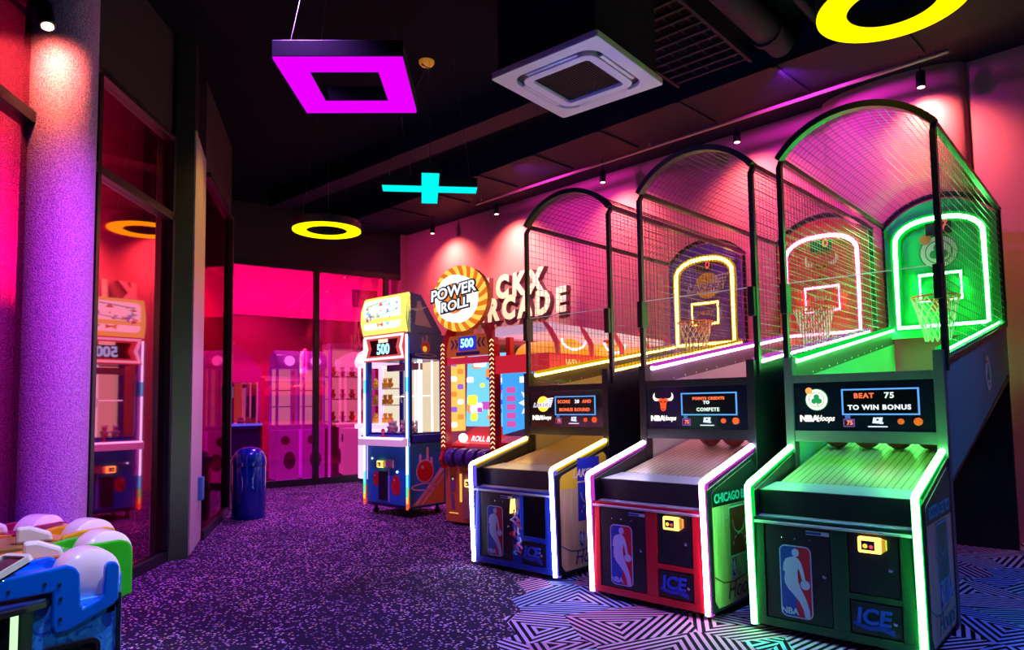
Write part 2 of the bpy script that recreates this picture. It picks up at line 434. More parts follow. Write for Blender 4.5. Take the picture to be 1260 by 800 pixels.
# ---------------------------------------------------------------- pendants
def cables(pts, z0, parent):
    for x, y in pts:
        MB().cyl((x, y, z0), (x * .55, y * .55, CZ), .0011, 5).build('suspension_cable', STEEL, parent)
MAG = glow('magenta_diffuser', (.62, .0, 1.0), 1.35); YELG = glow('yellow_diffuser', (1.0, .80, 0), 2.0); CYG = glow('cyan_diffuser', (0, .93, .85), 1.08)
# square
sq = thing('square_pendant_lamp', 'black square pendant lamp with magenta glowing frame', 'pendant lamp', (.448, -1.476, 3.3), math.atan2(.524, .548))
h = .378; hi = .205
sqp = lambda a: [(-a, -a), (a, -a), (a, a), (-a, a)]
MB().ring(sqp(h), sqp(hi), .012, .11).build('housing', BLACK, sq, bevel=.003)
MB().ring(sqp(h - .004), sqp(hi + .004), 0, .0115).build('diffuser', MAG, sq)
cables([(-.33, -.33), (.33, -.33), (.33, .33), (-.33, .33)], .11, None) if False else None
for x, y in ((-.3, -.3), (.3, -.3), (.3, .3), (-.3, .3)):
    MB().cyl((x, y, .11), (x * .4, y * .4, CZ - 3.3), .0011, 5).build('suspension_cable', STEEL, sq)
def ring_lamp(label, x, y, z):
    t = thing('ring_pendant_lamp', label, 'pendant lamp', (x, y, z), 0, None)
    MB().ring(circ(0, 0, .385, 64), circ(0, 0, .225, 64), .012, .10).build('housing', BLACK, t)
    MB().ring(circ(0, 0, .382, 64), circ(0, 0, .228, 64), 0, .0115).build('diffuser', YELG, t)
    for k in range(3):
        a = k * 2 * PI / 3 + .4
        MB().cyl((.3 * math.cos(a), .3 * math.sin(a), .10), (.12 * math.cos(a), .12 * math.sin(a), CZ - z), .0011, 5).build('suspension_cable', STEEL, t)
    return t
ring_lamp('small yellow ring pendant lamp hanging in front of the far windows', -2.75, .42, 3.3)
ring_lamp('large near yellow ring pendant lamp over the green-lit basketball game', 3.153, .184, 3.44)
pl = thing('cross_pendant_lamp', 'cyan glowing cross-shaped pendant lamp', 'pendant lamp', (-.765, .245, 3.3), R_(49.5))
a, b_ = .44, .078
cr_ = [(-a, -b_), (-b_, -b_), (-b_, -a), (b_, -a), (b_, -b_), (a, -b_), (a, b_), (b_, b_), (b_, a), (-b_, a), (-b_, b_), (-a, b_)]
MB().prism(cr_, .012, .10).build('housing', BLACK, pl)
MB().prism([(x * .992, y * .992) for x, y in cr_], 0, .0115).build('diffuser', CYG, pl)
for x, y in ((-.38, 0), (.38, 0), (0, .38), (0, -.38)):
    MB().cyl((x, y, .10), (x * .6, y * .6, CZ - 3.3), .0011, 5).build('suspension_cable', STEEL, pl)

# ceiling cassette air conditioner
ac = thing('air_conditioner', 'white square ceiling cassette air conditioner in a dark box', 'air conditioner', (1.093, .074, 3.66), R_(2.5))
H = .46
ACW = mat('coral_lit_white_plastic', (.85, .62, .58), .4)  # pink tint is the coral bounce put into the plastic's colour
MB().box(-.42, .42, -.42, .42, .05, .96).build('casing', DUCT, ac)
MB().ring(rrect(-H, H, -H, H, .02), rrect(-.36, .36, -.36, .36, .12), 0, .05).build('panel', ACW, ac, bevel=.006)
MB().ring(rrect(-.36, .36, -.36, .36, .12), rrect(-.315, .315, -.315, .315, .10), .03, .05).build('air_slot', BLACK, ac)
MB().ring(rrect(-.315, .315, -.315, .315, .10), rrect(-.245, .245, -.245, .245, .03), -.008, .05).build('inner_panel', ACW, ac, bevel=.005)
gm = MB().box(-.245, .245, -.245, .245, .03, .045)
for i in range(24): gm.box(-.24 + i * .0205, -.232 + i * .0205, -.24, .24, .012, .03)
gm.build('intake_grille', BLACK, ac)
for k in range(4):
    MB(Matrix.Rotation(k * PI / 2, 4, 'Z')).box(-.22, .22, -.352, -.323, -.004, .012).build('louvre', ACW if k else mat('lit_louvre', (.6, .65, .8), .15, .3), ac, bevel=.004)  # first louvre is a paler copy: light on it put into its colour

# smoke detector
sd = thing('smoke_detector', 'small amber-lit smoke detector on the black ceiling', 'smoke detector', (-.895, .327, CZ))
MB().lathe([(.075, -.001), (.075, -.02), (.055, -.045), (.02, -.055)][::-1], 20).build('housing', mat('amber_housing', (.7, .28, .04), .4, em=(1, .35, .02), es=.25), sd, smooth=True)
MB().box(-.004, .004, -.06, .06, -.06, -.02).build('guard', BLACK, sd)

# spotlights
def spot_fixture(label, x, y, z, tilt, rz, stem, colr, power, size, blend, aim, group=None):
    t = thing('track_spotlight', label, 'spotlight', (x, y, z), rz, group)
    Mx = Matrix.Rotation(tilt, 4, 'X')
    MB(Mx).lathe([(.034, -.075), (.040, -.07), (.040, .06), (.030, .075)], 18).build('lamp_head', BLACK, t, smooth=True)
    MB(Mx).lathe([(.030, -.080), (.030, -.074)], 18).build('lens', glow('warm_lens', (1, .55, .4), 6), t)
    MB().cyl((0, 0, .06), (0, 0, stem), .008, 8).build('stem', BLACK, t)
    li = bpy.data.lights.new('spot_beam', 'SPOT'); li.energy = power; li.color = colr; li.spot_size = size; li.spot_blend = blend; li.shadow_soft_size = .04
    o = bpy.data.objects.new('spot_beam', li); col.objects.link(o)
    o.location = Vector((x, y, z)) + (Vector(aim) - Vector((x, y, z))).normalized() * .1
    o.rotation_euler = (Vector(aim) - o.location).to_track_quat('-Z', 'Y').to_euler()
    return t
CORAL = (1, .26, .17)
for x, y, lab, pw in ((2.72, 3.17, 'black track spotlight above the green-lit game by the rounded pilaster', 60),
                  (.91, 3.27, 'black track spotlight between the red and green basketball cages', 60),
                  (-.95, 3.37, 'black track spotlight between the two left basketball cages', 70),
                  (-2.95, 3.48, 'black track spotlight above the raised letter sign', 110),
                  (-4.5, 3.57, 'tiny spotlight at the far corner end of the pink wall', 90),
                  (4.35, 3.0, 'spotlight lighting the pink wall past the green-lit game', 110)):
    spot_fixture(lab, x, y, 4.22, R_(0), 0, .24, CORAL, pw * 2.6 * (.55 if x > 4 else 1), R_(92 if x > 4 else 128), 1, (x + .02, y + .62, 3.1))
# spotlight on the glitter column
cs = Vector((-.22, -2.965, 3.42))
spot_fixture('small tilted spotlight close to the glitter column', cs.x, cs.y, cs.z, R_(-18), R_(100), CZ - cs.z, (1, .30, .10), 42, R_(125), .9, (CX + .05, CY, 3.05))
# ---------------------------------------------------------------- arcade basketball machines
W = .8415
XL, XR = -.03, W + .03          # outer faces of the sides
WC = W / 2
def logo_man(parent, M, w, h, z=.0):
    """rounded badge: blue / red halves, pale player, NBA lettering"""
    x0, y0 = -w / 2, -h / 2
    L = MB(M); L.use(0).prism(rrect(-w / 2, w / 2, -h / 2, h / 2, w * .2), z, z + .002)
    k = .93
    half = [(x * w / 2 * k, y * h / 2 * (1 - (1 - k) * w / h)) for x, y in ((-1, -1), (.15, -1), (.15, 1), (-1, 1))]
    rr_ = rrect(-w / 2 * k, w / 2 * k, -h / 2 + w * .035, h / 2 - w * .035, w * .16)
    lf = [p for p in rr_ if p[0] < 0]; rt = [p for p in rr_ if p[0] > 0]
    top, bot = h / 2 - w * .035, -h / 2 + w * .035
    L.use(1).prism([(.02 * w, top)] + [p for p in rr_ if p[0] < 0] + [(.02 * w, bot)], z + .002, z + .003)
    right_ = sorted([p for p in rr_ if p[0] > 0], key=lambda p: -p[1])
    L.use(2).prism([(.02 * w, bot), (.02 * w, top)] + right_, z + .002, z + .003)
    px = lambda q: [((x - 147) / 126 * w - w / 2, h / 2 - (y - 402) / 290 * h) for x, y in q]
    body = [(205, 445), (190, 450), (172, 458), (163, 478), (160, 505), (168, 512), (164, 540), (168, 560), (180, 580), (200, 600), (222, 625),
            (236, 655), (242, 686), (262, 686), (260, 655), (250, 618), (238, 590), (226, 566), (220, 545), (218, 520), (220, 492), (226, 500), (232, 525), (238, 545), (248, 540), (243, 505), (234, 470), (222, 452)]
    L.use(3).prism(px(body), z + .003, z + .0042)
    L.prism([((212 - 147) / 126 * w - w / 2 + w * .115 * math.cos(t), h / 2 - (430 - 402) / 290 * h + w * .13 * math.sin(t)) for t in [2 * PI * i / 16 for i in range(16)]], z + .003, z + .0042)
    L.prism([((246 - 147) / 126 * w - w / 2 + w * .15 * math.cos(t), h / 2 - (555 - 402) / 290 * h + w * .15 * math.sin(t)) for t in [2 * PI * i / 16 for i in range(16)]], z + .003, z + .0042)
    L.text('NBA', w * .27, -w * .22, -h / 2 + w * .19, z + .0044, .0008, bold=w * .008)
    return L.build('league_logo', [LOGOWHITE, LOGOBLUE, LOGORED, LOGOWHITE], parent)

def ice_logo(parent, M, s, m=None):
    L = MB(M)
    L.use(0).text('ICE', s, 0, 0, 0, .004, shear=.12, bold=.003, sx=1.05)
    L.use(1).prism([(x * s, y * s) for x, y in ((-.95, -.42), (-.2, -.62), (.4, -.55), (.95, -.75), (.90, -.45), (.4, -.30), (-.2, -.42), (-.85, -.28))], 0, .003)
    return L.build('maker_logo', m or [ICEB, mat('ice_deep_blue', (.02, .04, .55), .4)], parent)

def neon(name, path, core, side, parent, r=.0175, off=(.020, -.006)):
    o = MB().tube(path, r, 10).build(name, core, parent, smooth=True)
    o2 = MB().tube([(x, y + off[0], z + off[1]) for x, y, z in path], .021 if off[0] > .01 else .013, 4, sq=True).build('halo_strip', side, o)  # glowing sleeve added behind the tube to imitate its coloured halo
    return o

def team_badge(kind, parent, M, s, name='team_badge', lit=False):
    L = MB(M)
    g = (lambda c, k=1.6: glow('lit_badge', c, k)) if lit else (lambda c, k=0: mat('badge_print', c, .4))
    if kind == 'lakers':
        ms = [g((.95, .65, .05)), g((.16, .03, .42), .8), g((.9, .85, .95))]
        L.use(0).prism(circ(.12 * s, 0, .5 * s), 0, .002)
        for i in range(5): L.use(2).prism([(.35 * s - i * .02, .34 * s - i * .13 * s), (.98 * s - i * .05 * s, .40 * s - i * .13 * s), (.96 * s - i * .05 * s, .32 * s - i * .13 * s), (.35 * s, .27 * s - i * .13 * s)], .001, .003)
        L.use(2).text('LAKERS', .37 * s, 0, -.08 * s, .002, .001, shear=.3, bold=.022 * s, sx=1.15)
        L.use(1).text('LAKERS', .37 * s, 0, -.08 * s, .004, .001, shear=.3, bold=.0, sx=1.15)
    elif kind == 'bulls':
        ms = [g((.85, .08, .02), 1.4), g((.95, .75, .6)), g((.05, .0, .0), .1)]
        P = lambda q: [(x * s, y * s) for x, y in q]
        L.use(0).prism(P([(-.28, .18), (-.36, .08), (-.22, .02), (-.18, -.15), (-.16, -.38), (-.08, -.48), (.08, -.48), (.16, -.38), (.18, -.15), (.22, .02), (.36, .08), (.28, .18), (.12, .22), (0, .16), (-.12, .22)]), 0, .002)
        for q in (1, -1):
            L.use(1).prism([(q * x, y) for x, y in P([(.22, .18), (.42, .20), (.54, .32), (.52, .52), (.62, .40), (.64, .22), (.52, .07), (.34, .06)])], 0, .002)
            L.use(2).prism([(q * x, y) for x, y in P([(.04, .02), (.18, .08), (.16, .0), (.06, -.04)])], .002, .003)
            L.prism([(q * x, y) for x, y in P([(.03, -.36), (.10, -.34), (.08, -.42), (.03, -.42)])], .002, .003)
    else:
        ms = [g((.85, .9, .75)), g((.02, .40, .10), .9), g((.8, .3, .08))]
        L.use(1).prism(circ(0, 0, .52 * s), 0, .001); L.use(0).prism(circ(0, 0, .48 * s), .001, .002)
        L.use(1).ring(circ(0, 0, .36 * s), circ(0, 0, .33 * s), .002, .003)
        for a in (90, 210, 330):
            L.prism(circ(.13 * s * math.cos(R_(a)), .13 * s * math.sin(R_(a)), .13 * s, 14), .002, .003)
        L.prism([(-.02 * s, -.02 * s), (.02 * s, -.02 * s), (.08 * s, -.3 * s), (.03 * s, -.3 * s)], .002, .003)
        L.use(2).prism(circ(-.33 * s, .42 * s, .16 * s, 16), .002, .004)
    return L.build(name, ms, parent)

def card_reader(parent, M):
    L = MB(M)
    L.box(-.055, .055, -.04, .04, 0, .03)
    o = L.build('card_reader', glow('amber_reader_glow', (1, .62, .12), 2.6), parent, bevel=.008, label='card reader glowing amber')
    s2 = MB(M); s2.use(0).box(-.036, .026, -.024, .022, .03, .033); s2.use(1).prism(circ(-.018, -.004, .012, 12), .033, .034); s2.use(2).prism(circ(.010, -.006, .010, 12), .033, .034)
    s2.build('reader_screen', [mat('reader_dark', (.03, .01, .08), .3), glow('reader_yellow', (1, .75, .05), 1.1), glow('reader_red', (.9, .08, .1), 1)], o)
    MB(M).prism([(.055, -.035), (.075, -.02), (.075, .03), (.055, .035)], 0, .022).build('reader_side', mat('orange_plastic', (.8, .35, .05), .4, em=(1, .4, .05), es=.5), o)
    return o

def hoops(name_label, loc, rz, K):
    t = thing('basketball_machine', name_label, 'arcade basketball game', loc, rz, 'arcade basketball games in a row')
    front_m = K['front']; 
    # lower cabinet carcass with recesses behind the doors
    b = MB()
    side = [(.03, .04), (0.0, .76), (.66, .945), (.69, .95), (.69, .04)]
    b.sprism(side, XL + .005, .02); b.sprism(side, W - .02, XR - .005)
    b.box(.02, W - .02, .05, .69, .04, .58)
    b.box(.02, W - .02, .12, .30, .58, .60)
    b.build('cabinet', DARK, t, bevel=.003)
    f = MB()
    f.box(.02, W - .02, .012, .05, .04, .085).box(.02, W - .02, .012, .05, .60, .63)
    f.box(.02, .075, .012, .05, .085, .60).box(.43, .512, .012, .05, .085, .60).box(.757, W - .02, .012, .05, .085, .60).box(.512, .757, .012, .05, .258, .288)
    f.build('front_frame', front_m, t, bevel=.002)
    # doors
    if not K.get('open'):
        d1 = MB().box(.080, .425, .016, .034, .090, .595).build('door', BLACK, t, bevel=.003)
        d2 = MB().box(.517, .752, .016, .034, .293, .595).build('door', BLACK, t, bevel=.003)
        card_reader(d2, front((.625, .016, .545)))
        MB().lathe([(.011, 0), (.011, -.012), (.006, -.014)][::-1], 14, (.715, .016, .43), 'y').build('lock', CHROME, d2, smooth=True)
    else:
        d1 = MB().box(.080, .425, .016, .034, .090, .595).build('door', BLACK, t, bevel=.003)
        MB().box(.512, .757, .05, .052, .288, .60).build('open_compartment', INK, t, label='open compartment with its door missing')
        cw = MB(); random.seed(3)
        cm = [mat('wire_' + n_, c_, .4) for n_, c_ in (('red', (.7, .03, .05)), ('blue', (.05, .3, .8)), ('white', (.7, .7, .8)), ('pink', (.8, .15, .5)))]
        for k in range(14):
            cw.use(k % 4); x = .475 + random.uniform(-.03, .04); z = .50 - k * .022
            cw.tube([(x, .02, z), (x + random.uniform(-.04, .06), -.02, z - .02), (x + random.uniform(-.03, .05), -.012, z - .05), (x + .01, .02, z - .07)], .0075, 6)
        cw.build('wire_bundle', cm, t, label='bundle of loose coloured wires')
        MB(frame((.455, .008, .50), (.8, -.4, .25), (0, 0, 1))).prism([(-.035, -.04), (.02, -.04), (.035, .06), (.015, .055)], 0, .03).build('card_reader', glow('amber_reader_glow', (1, .60, .12), 3), t, label='tilted card reader glowing amber')
    d3 = MB().box(.517, .752, .016, .034, .092, .253).build('door', BLACK, t, bevel=.003)
    logo_man(d1, front((.242, .016, .300)), .170, .385)
    st_ = MB().use(0).box(.305, .425, .012, .017, .560, .580); st_.use(1).box(.305, .385, .010, .012, .564, .576)
    st_.build('sticker', [WHITE, LOGOBLUE], d1)
    MB().lathe([(.010, 0), (.010, -.012), (.005, -.014)][::-1], 14, (.395, .016, .35), 'y').build('lock', CHROME, d1, smooth=True)
    MB().lathe([(.003, 0), (.004, -.003), (.002, -.004)][::-1], 8, (.175, .016, .530), 'y').lathe([(.003, 0), (.004, -.003), (.002, -.004)][::-1], 8, (.245, .016, .530), 'y').lathe([(.003, 0), (.004, -.003), (.002, -.004)][::-1], 8, (.325, .016, .530), 'y').build('rivets', CHROME, d1)
    ice_logo(d3, front((.620, .016, .180)), .105)
    MB().lathe([(.010, 0), (.010, -.012), (.005, -.014)][::-1], 14, (.725, .016, .17), 'y').build('lock', CHROME, d3, smooth=True)
    # shelf, bar, tray
    MB().sprism([(0.0, .60), (.0, .612), (.12, .640), (.12, .60)], .02, W - .02).build('ledge', PALE, t, bevel=.003)
    MB().box(.02, W - .02, .10, .13, .64, .775).build('crossbar', BLACK, t, bevel=.004)
    MB().sprism([(.13, .74), (.13, .772), (.36, .795), (.36, .74)], .02, W - .02).build('ball_tray', PALE, t)
    rp = MB().sprism([(.36, .76), (.36, .797), (1.9, 1.11), (3.28, 1.50), (3.28, 1.46), (1.9, 1.05)], .05, W - .05)
    rp.build('return_ramp', SLAT, t)
    # inner walls below the cage, outer upper shell
    up = [(.76, .815), (3.40, 1.50), (3.40, 1.93), (.76, 1.53)]
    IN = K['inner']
    for x0, x1, xi0, xi1 in ((XL, XL + .02, XL + .02, XL + .035), (XR - .02, XR, XR - .035, XR - .02)):
        o = MB().sprism(up, x0, x1).build('upper_side_panel', K.get('shell', DARK), t)
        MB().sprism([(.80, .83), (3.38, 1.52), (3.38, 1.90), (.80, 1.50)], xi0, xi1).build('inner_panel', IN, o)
        sc = MB(); q = xi1 + .003 if x0 < 0 else xi0 - .003
        for k in range(14):
            y = .95 + k * .18
            sc.lathe([(.001, -.003), (.008, 0), (.001, .003)], 8, (q, y, 1.53 + (y - .76) * .1515 - .11), 'x')
        sc.build('screws', CHROME, o)
        MB().sprism([(.78, 1.41), (3.38, 1.80), (3.38, 1.93), (.78, 1.535)], xi0 - .002, xi1 + .002).build('dark_rail', mat('dark_trim', (.06, .05, .06), .4), o)
        if x0 > 0 and K['team'] == 'celtics':
            team_badge('celtics', o, right((XR + .001, 2.25, 1.46)), .26, 'faint_badge')
    MB().sprism([(.76, .80), (3.40, 1.44), (3.40, 1.47), (.76, .825)], XL, XR).build('underside', BLACK, t)
    MB().box(XL, XR, 3.34, 3.40, 0, 1.5).build('rear_support', BLACK, t)
    # posts with display bridge
    for x0 in (XL, XR - .055):
        MB().box(x0, x0 + .055, .685, .765, .02, 1.56).build('post', K.get('post', BLACK), t, bevel=.004)
    br = MB().box(XL + .05, XR - .05, .69, .76, 1.395, 1.445).box(XL + .05, XR - .05, .69, .76, 1.02, 1.09)
    for k in range(5):
        br.lathe([(.003, -.006), (.006, -.002), (.006, .002)], 8, (.06 + k * .18, .69, 1.42), 'y')
    br.build('bridge_beams', K.get('post', BLACK), t, bevel=.003)
    dp = MB().box(XL + .05, XR - .05, .70, .75, 1.09, 1.395).build('display_panel', mat('gloss_black_panel', (.006, .006, .02), .12), t)
    F = lambda x, z: front((x, .70, z))
    bl = MB(F(.527, 1.268)).ring([(-.212, -.080), (.212, -.080), (.212, .080), (-.212, .080)], [(-.203, -.071), (.203, -.071), (.203, .071), (-.203, .071)], 0, .006)
    sb = bl.build('screen_border', glow('blue_screen_border', (.12, .42, 1), 1.1), dp)
    MB(F(.527, 1.268)).box(-.203, .203, -.071, .071, 0, .002).build('screen', mat('screen_black', (.003, .003, .006), .15), sb)
    for s_, x, z, c_, sz in K['led']:
        MB(F(.527 + x, 1.268 + z)).text(s_, sz, 0, 0, .003, .001, bold=.0015, spacing=1.15, sx=1.05).build('led_text', c_, sb)
    team_badge(K['team'], dp, F(.165, 1.285), .135, 'team_badge', True)
    MB(F(.150, 1.165)).text('NBA', .052, -.035, 0, .001, .001, bold=.003, sx=1.1).text('Hoops', .05, .062, .002, .001, .001, shear=.35, bold=.001, sx=.8).build('game_title', glow('lit_title', (1, .93, .85), 1.6), dp)
    rd = MB(F(.352, 1.140)).box(-.032, .032, -.024, .024, 0, .006).build('counter', mat('counter_case', (.25, .08, .35), .3, em=(.3, .1, .6), es=.35), dp)
    MB(F(.352, 1.140)).use(0).box(-.026, .026, -.018, .018, .006, .007).use(1).text('75', .036, .006, 0, .007, .0006, bold=.001).build('counter_digits', [mat('counter_dark', (.12, .0, .0), .3), glow('red_digits', (1, .25, .2), 1.5)], rd)
    MB(F(.345, 1.176)).box(-.015, .015, -.010, .010, 0, .002).build('counter_tag', glow('dim_blue_tag', (.1, .3, .8), .6), dp)
    MB(F(.51, 1.158)).text('ICE', .034, 0, 0, .001, .001, shear=.2, bold=.003).prism([(-.03, -.018), (.03, -.024), (.035, -.014), (-.02, -.008)], 0, .001).box(-.052, .055, -.043, -.036, 0, .001).build('maker_mark', glow('white_mark', (.75, .85, 1), 1.2), dp)
    for x, r in ((.638, .017), (.728, .023)):
        MB(F(x, 1.150)).cyl((0, 0, 0), (0, 0, .012), r, 18).build('start_button', mat('red_button', (.8, .08, .02), .25, em=(1, .12, .02), es=.55), dp, smooth=True)
    # front window, its pale top edge and the two brackets
    MB().box(.0, W, .752, .758, 1.445, 2.055).build('front_window', PLEXI, t)
    MB().box(.0, W, .751, .759, 2.055, 2.061).build('window_edge', mat('frosted_edge', (.75, .85, .85), .3, em=(.7, .7, .8), es=.12), t)
    for x in (XL + .01, XR - .01):
        MB().box(x - .022, x + .022, .700, .790, 1.855, 2.055).build('bracket', BLACK, t, bevel=.004)
    # cage: frame tubes, arch, mesh
    ZT_ = 2.905; fr_ = MB()
    CXs = (XL, XR)
    for x in CXs:
        fr_.tube([(x, .755, 1.44), (x, .755, ZT_ - .06), (x, .80, ZT_), (x, 3.36, ZT_ + .01)], .0165, sq=True)
        fr_.tube([(x, .755, 1.50), (x, 3.36, 1.895)], .014, sq=True)
        fr_.tube([(x, 3.36, 1.90), (x, 3.36, ZT_)], .0165, sq=True)
    fr_.tube([(CXs[0], 3.36, ZT_), (CXs[1], 3.36, ZT_)], .0001, 4)
    fr_.build('cage_frame', K.get('cage', BLACK), t)
    N = 22; rise = .225
    half = (XR - XL) / 2 + .01; Rr = (half * half + rise * rise) / (2 * rise); th = math.asin(half / Rr)
    arc = lambda k, dr=0: (WC + (Rr + dr) * math.sin(-th + 2 * th * k), ZT_ + rise - Rr + (Rr + dr) * math.cos(-th + 2 * th * k))
    o_ = [arc(k / N, .018) for k in range(N + 1)]; i_ = [arc(k / N, -.022) for k in range(N + 1)]
    for y0, y1 in ((.735, .80), (3.33, 3.38)):
        am = MB()
        for k in range(N):
            q = [o_[k], o_[k + 1], i_[k + 1], i_[k]]
            am.add([(x, y0, z) for x, z in q] + [(x, y1, z) for x, z in q], [(0, 1, 2, 3), (7, 6, 5, 4), (0, 4, 5, 1), (2, 6, 7, 3)] + ([(0, 3, 7, 4)] if k == 0 else []) + ([(1, 5, 6, 2)] if k == N - 1 else []))
        am.build('arch', BLACK, t)
    wr = .0015; ms_ = MB()
    for k in range(1, 21):
        x, z = arc(k / 21); ms_.tube([(x, .78, z), (x, 3.35, z)], wr, sq=True)
    for j in range(1, 44):
        y = .78 + j * .06; ms_.tube([(*arc(k / 14),) and (arc(k / 14)[0], y, arc(k / 14)[1]) for k in range(15)], wr, sq=True)
    ms_.build('roof_mesh', WIRE, t)
    for x in CXs:
        ms_ = MB()
        for j in range(1, 46):
            y = .765 + j * .0565; ms_.tube([(x, y, 1.51 + (y - .755) * .1515), (x, y, ZT_)], wr, sq=True)
        for j in range(1, 24):
            z = 1.52 + j * .0585; y0 = .755 if z < 1.9 else .755
            y1 = 3.36 if z > 1.90 else .755 + (z - 1.50) / .1515
            ms_.tube([(x, .76, z), (x, y1, z)], wr, sq=True)
        ms_.build('side_mesh', WIRE, t)
    # neon on the front edges and along the cage foot
    for x, c_, s_ in ((0, K['neonL'], K['haloL']), (W, K['neonR'], K['haloR'])):
        lo, hi = c_
        neon('front_neon', [(x, .018, .034), (x, -.010, .787), (x, -.004, .802)], lo, s_, t)
        neon('front_neon', [(x, -.004, .802), (x, .012, .812), (x, .674, .985)], hi, K['haloT'], t, off=(.004, -.014))
    for x in (XL + .045, XR - .045):
        neon('rail_neon', [(x, .80, 1.545), (x, 3.30, 1.925)], K['rail'], K['railhalo'], t, r=.015, off=(.0, .022))
    # backboard
    bz0, bz1 = 1.84, 2.86
    A = [(WC + (Rr - .05) * math.sin(a), ZT_ + rise - Rr + (Rr - .05) * math.cos(a)) for a in [th * .98 * (1 - 2 * k / 18) for k in range(19)]]
    bp = MB(frame((0, 3.30, 0), (1, 0, 0), (0, 0, 1))).prism([(XL + .015, bz0), (XR - .015, bz0), (XR - .015, A[0][1])] + A[1:-1] + [(XL + .015, A[-1][1])], -.03, 0).build('backboard', K['board'], t)
    na = [(WC + .345 * math.sin(a) * 1.0, 3.285, 2.78 + .15 * (math.cos(a))) for a in [PI / 2 * (1 - 2 * k / 14) for k in range(15)]]
    path = [(WC + .345, 3.28, 1.935), (WC + .345, 3.285, 2.66)] + [(WC + .345 * math.copysign(abs(math.sin(a)) ** .8, math.sin(a)), 3.285, 2.72 + .19 * math.cos(a)) for a in [R_(80) * (1 - 2 * k / 14) for k in range(15)]] + [(WC - .345, 3.285, 2.66), (WC - .345, 3.28, 1.935)]
    nn = MB().tube(path, .022, 8, closed=True).build('board_neon', K['bneon'], bp, smooth=True)
    MB().tube([(x, y + .034, z) for x, y, z in path], .040, 4, closed=True, sq=True).build('halo_strip', K['bhalo'], nn)  # wide glowing band behind the neon imitates its halo
    G = lambda x, z: front((x, 3.30, z))
    team_badge(K['team'], bp, front((WC + .0, 3.298, 2.60)), .30 if K['team'] != 'bulls' else .26)
    sc = MB(G(WC + .01, 2.83)).box(-.10, .10, -.072, .072, 0, .02).build('scoreboard', INK, bp)
    MB(G(WC + .055, 2.83)).text(K['score'], .115, 0, 0, .021, .001, bold=.003).build('score_digit', glow('score_red', (1, .08, .08), 1.6), sc)
    tq = [(WC - .16, 3.288, 2.165), (WC + .16, 3.288, 2.165), (WC + .16, 3.288, 2.40), (WC - .16, 3.288, 2.40)]
    tn = MB().tube(tq, .016, 6, closed=True).build('target_square', K['bneon'], bp)
    MB().tube([(x, y + .022, z) for x, y, z in tq], .027, 4, closed=True, sq=True).build('halo_strip', K['bhalo'], tn)  # same added glow as a halo around the square
    MB(G(WC, 2.29)).text(K['word'], .062, 0, 0, 0, .001, bold=.001).build('team_word', K['wordm'], bp)
    ring = [(WC + .185 * math.cos(a), 3.06 + .185 * math.sin(a), 2.165) for a in [2 * PI * k / 28 for k in range(28)]]
    rm = MB().tube(ring, .010, 8, closed=True).box(WC - .07, WC + .07, 3.24, 3.285, 2.06, 2.17).box(WC - .05, WC - .02, 3.22, 3.27, 2.15, 2.17).build('rim', RIM, bp, smooth=False, label='orange rim')
    nt = MB(); NN = 14
    for k in range(NN):
        for sgn in (1, -1):
            P = []
            for j in range(7):
                u = j / 6; r = .185 - .095 * u ** .8 + (.006 * math.sin(k * 5)); a = 2 * PI * (k + sgn * j * .5) / NN
                P.append((WC + r * math.cos(a), 3.06 + r * math.sin(a), 2.16 - .38 * u))
            nt.tube(P, .0052, 5)
    nt.build('net', NET, rm)
    # art panel on the right side, with court print
    art = K['art']
    ap = MB(right((XR - .004, 0, 0)))
    out = [(.06, .11), (.10, .06), (.60, .06), (.64, .10), (.64, .87), (.60, .90), (.555, .89), (.075, .755), (.05, .73)]
    ap.prism(out, 0, .004)
    a_ = ap.build('art_panel', WOOD, t)
    MBr = lambda: MB(right((XR, 0, 0)))
    q = MBr(); q.use(0).prism([(.052, .655), (.64, .655), (.64, .87), (.60, .90), (.555, .89), (.075, .755), (.05, .73)], 0, .0012).build('top_band', art['band'], a_)
    if art.get('panel'):
        MBr().box(.26, .54, .40, .872, .0012, .002).build('centre_panel', art['panel'], a_)
    else:
        MBr().box(.26, .50, .33, .645, 0, .001).build('key_area', art['key'], a_)
    ln = MBr()
    cx = .385; yb = .36 if not art.get('panel') else .42; hk = .28
    ln.ring([(.25, yb - .03), (.52, yb - .03), (.52, yb + hk), (.25, yb + hk)], [(.262, yb - .018), (.508, yb - .018), (.508, yb + hk - .012), (.262, yb + hk - .012)], .0021, .0026)
    arcp = lambda r, a0, a1, n, yc: [(cx + r * math.cos(R_(a0 + (a1 - a0) * i / n)), yc + r * math.sin(R_(a0 + (a1 - a0) * i / n))) for i in range(n + 1)]
    def stroke(L, P, w):
        for p, q_ in zip(P, P[1:]):
            dx, dy = q_[0] - p[0], q_[1] - p[1]; l_ = math.hypot(dx, dy) or 1; nx, ny = -dy / l_ * w, dx / l_ * w
            L.prism([(p[0] + nx, p[1] + ny), (q_[0] + nx, q_[1] + ny), (q_[0] - nx, q_[1] - ny), (p[0] - nx, p[1] - ny)], .0021, .0026)
    stroke(ln, arcp(.085, 180, 360, 14, yb + hk * .70), .005)
    for k in range(0, 180, 30): stroke(ln, arcp(.085, k, k + 16, 3, yb + .02), .005)
    for k in range(4):
        for x in (.225, .535): ln.box(x - .012, x + .012, yb + .06 + k * .05, yb + .068 + k * .05, .0021, .0026)
    ln.build('court_lines', art['line'], a_)
    st2 = MBr(); stroke(st2, [(.055, .25), (.16, .20), (.28, .185), (.45, .20), (.64, .26)], .004); st2.build('arc_line', art['ink'], a_)
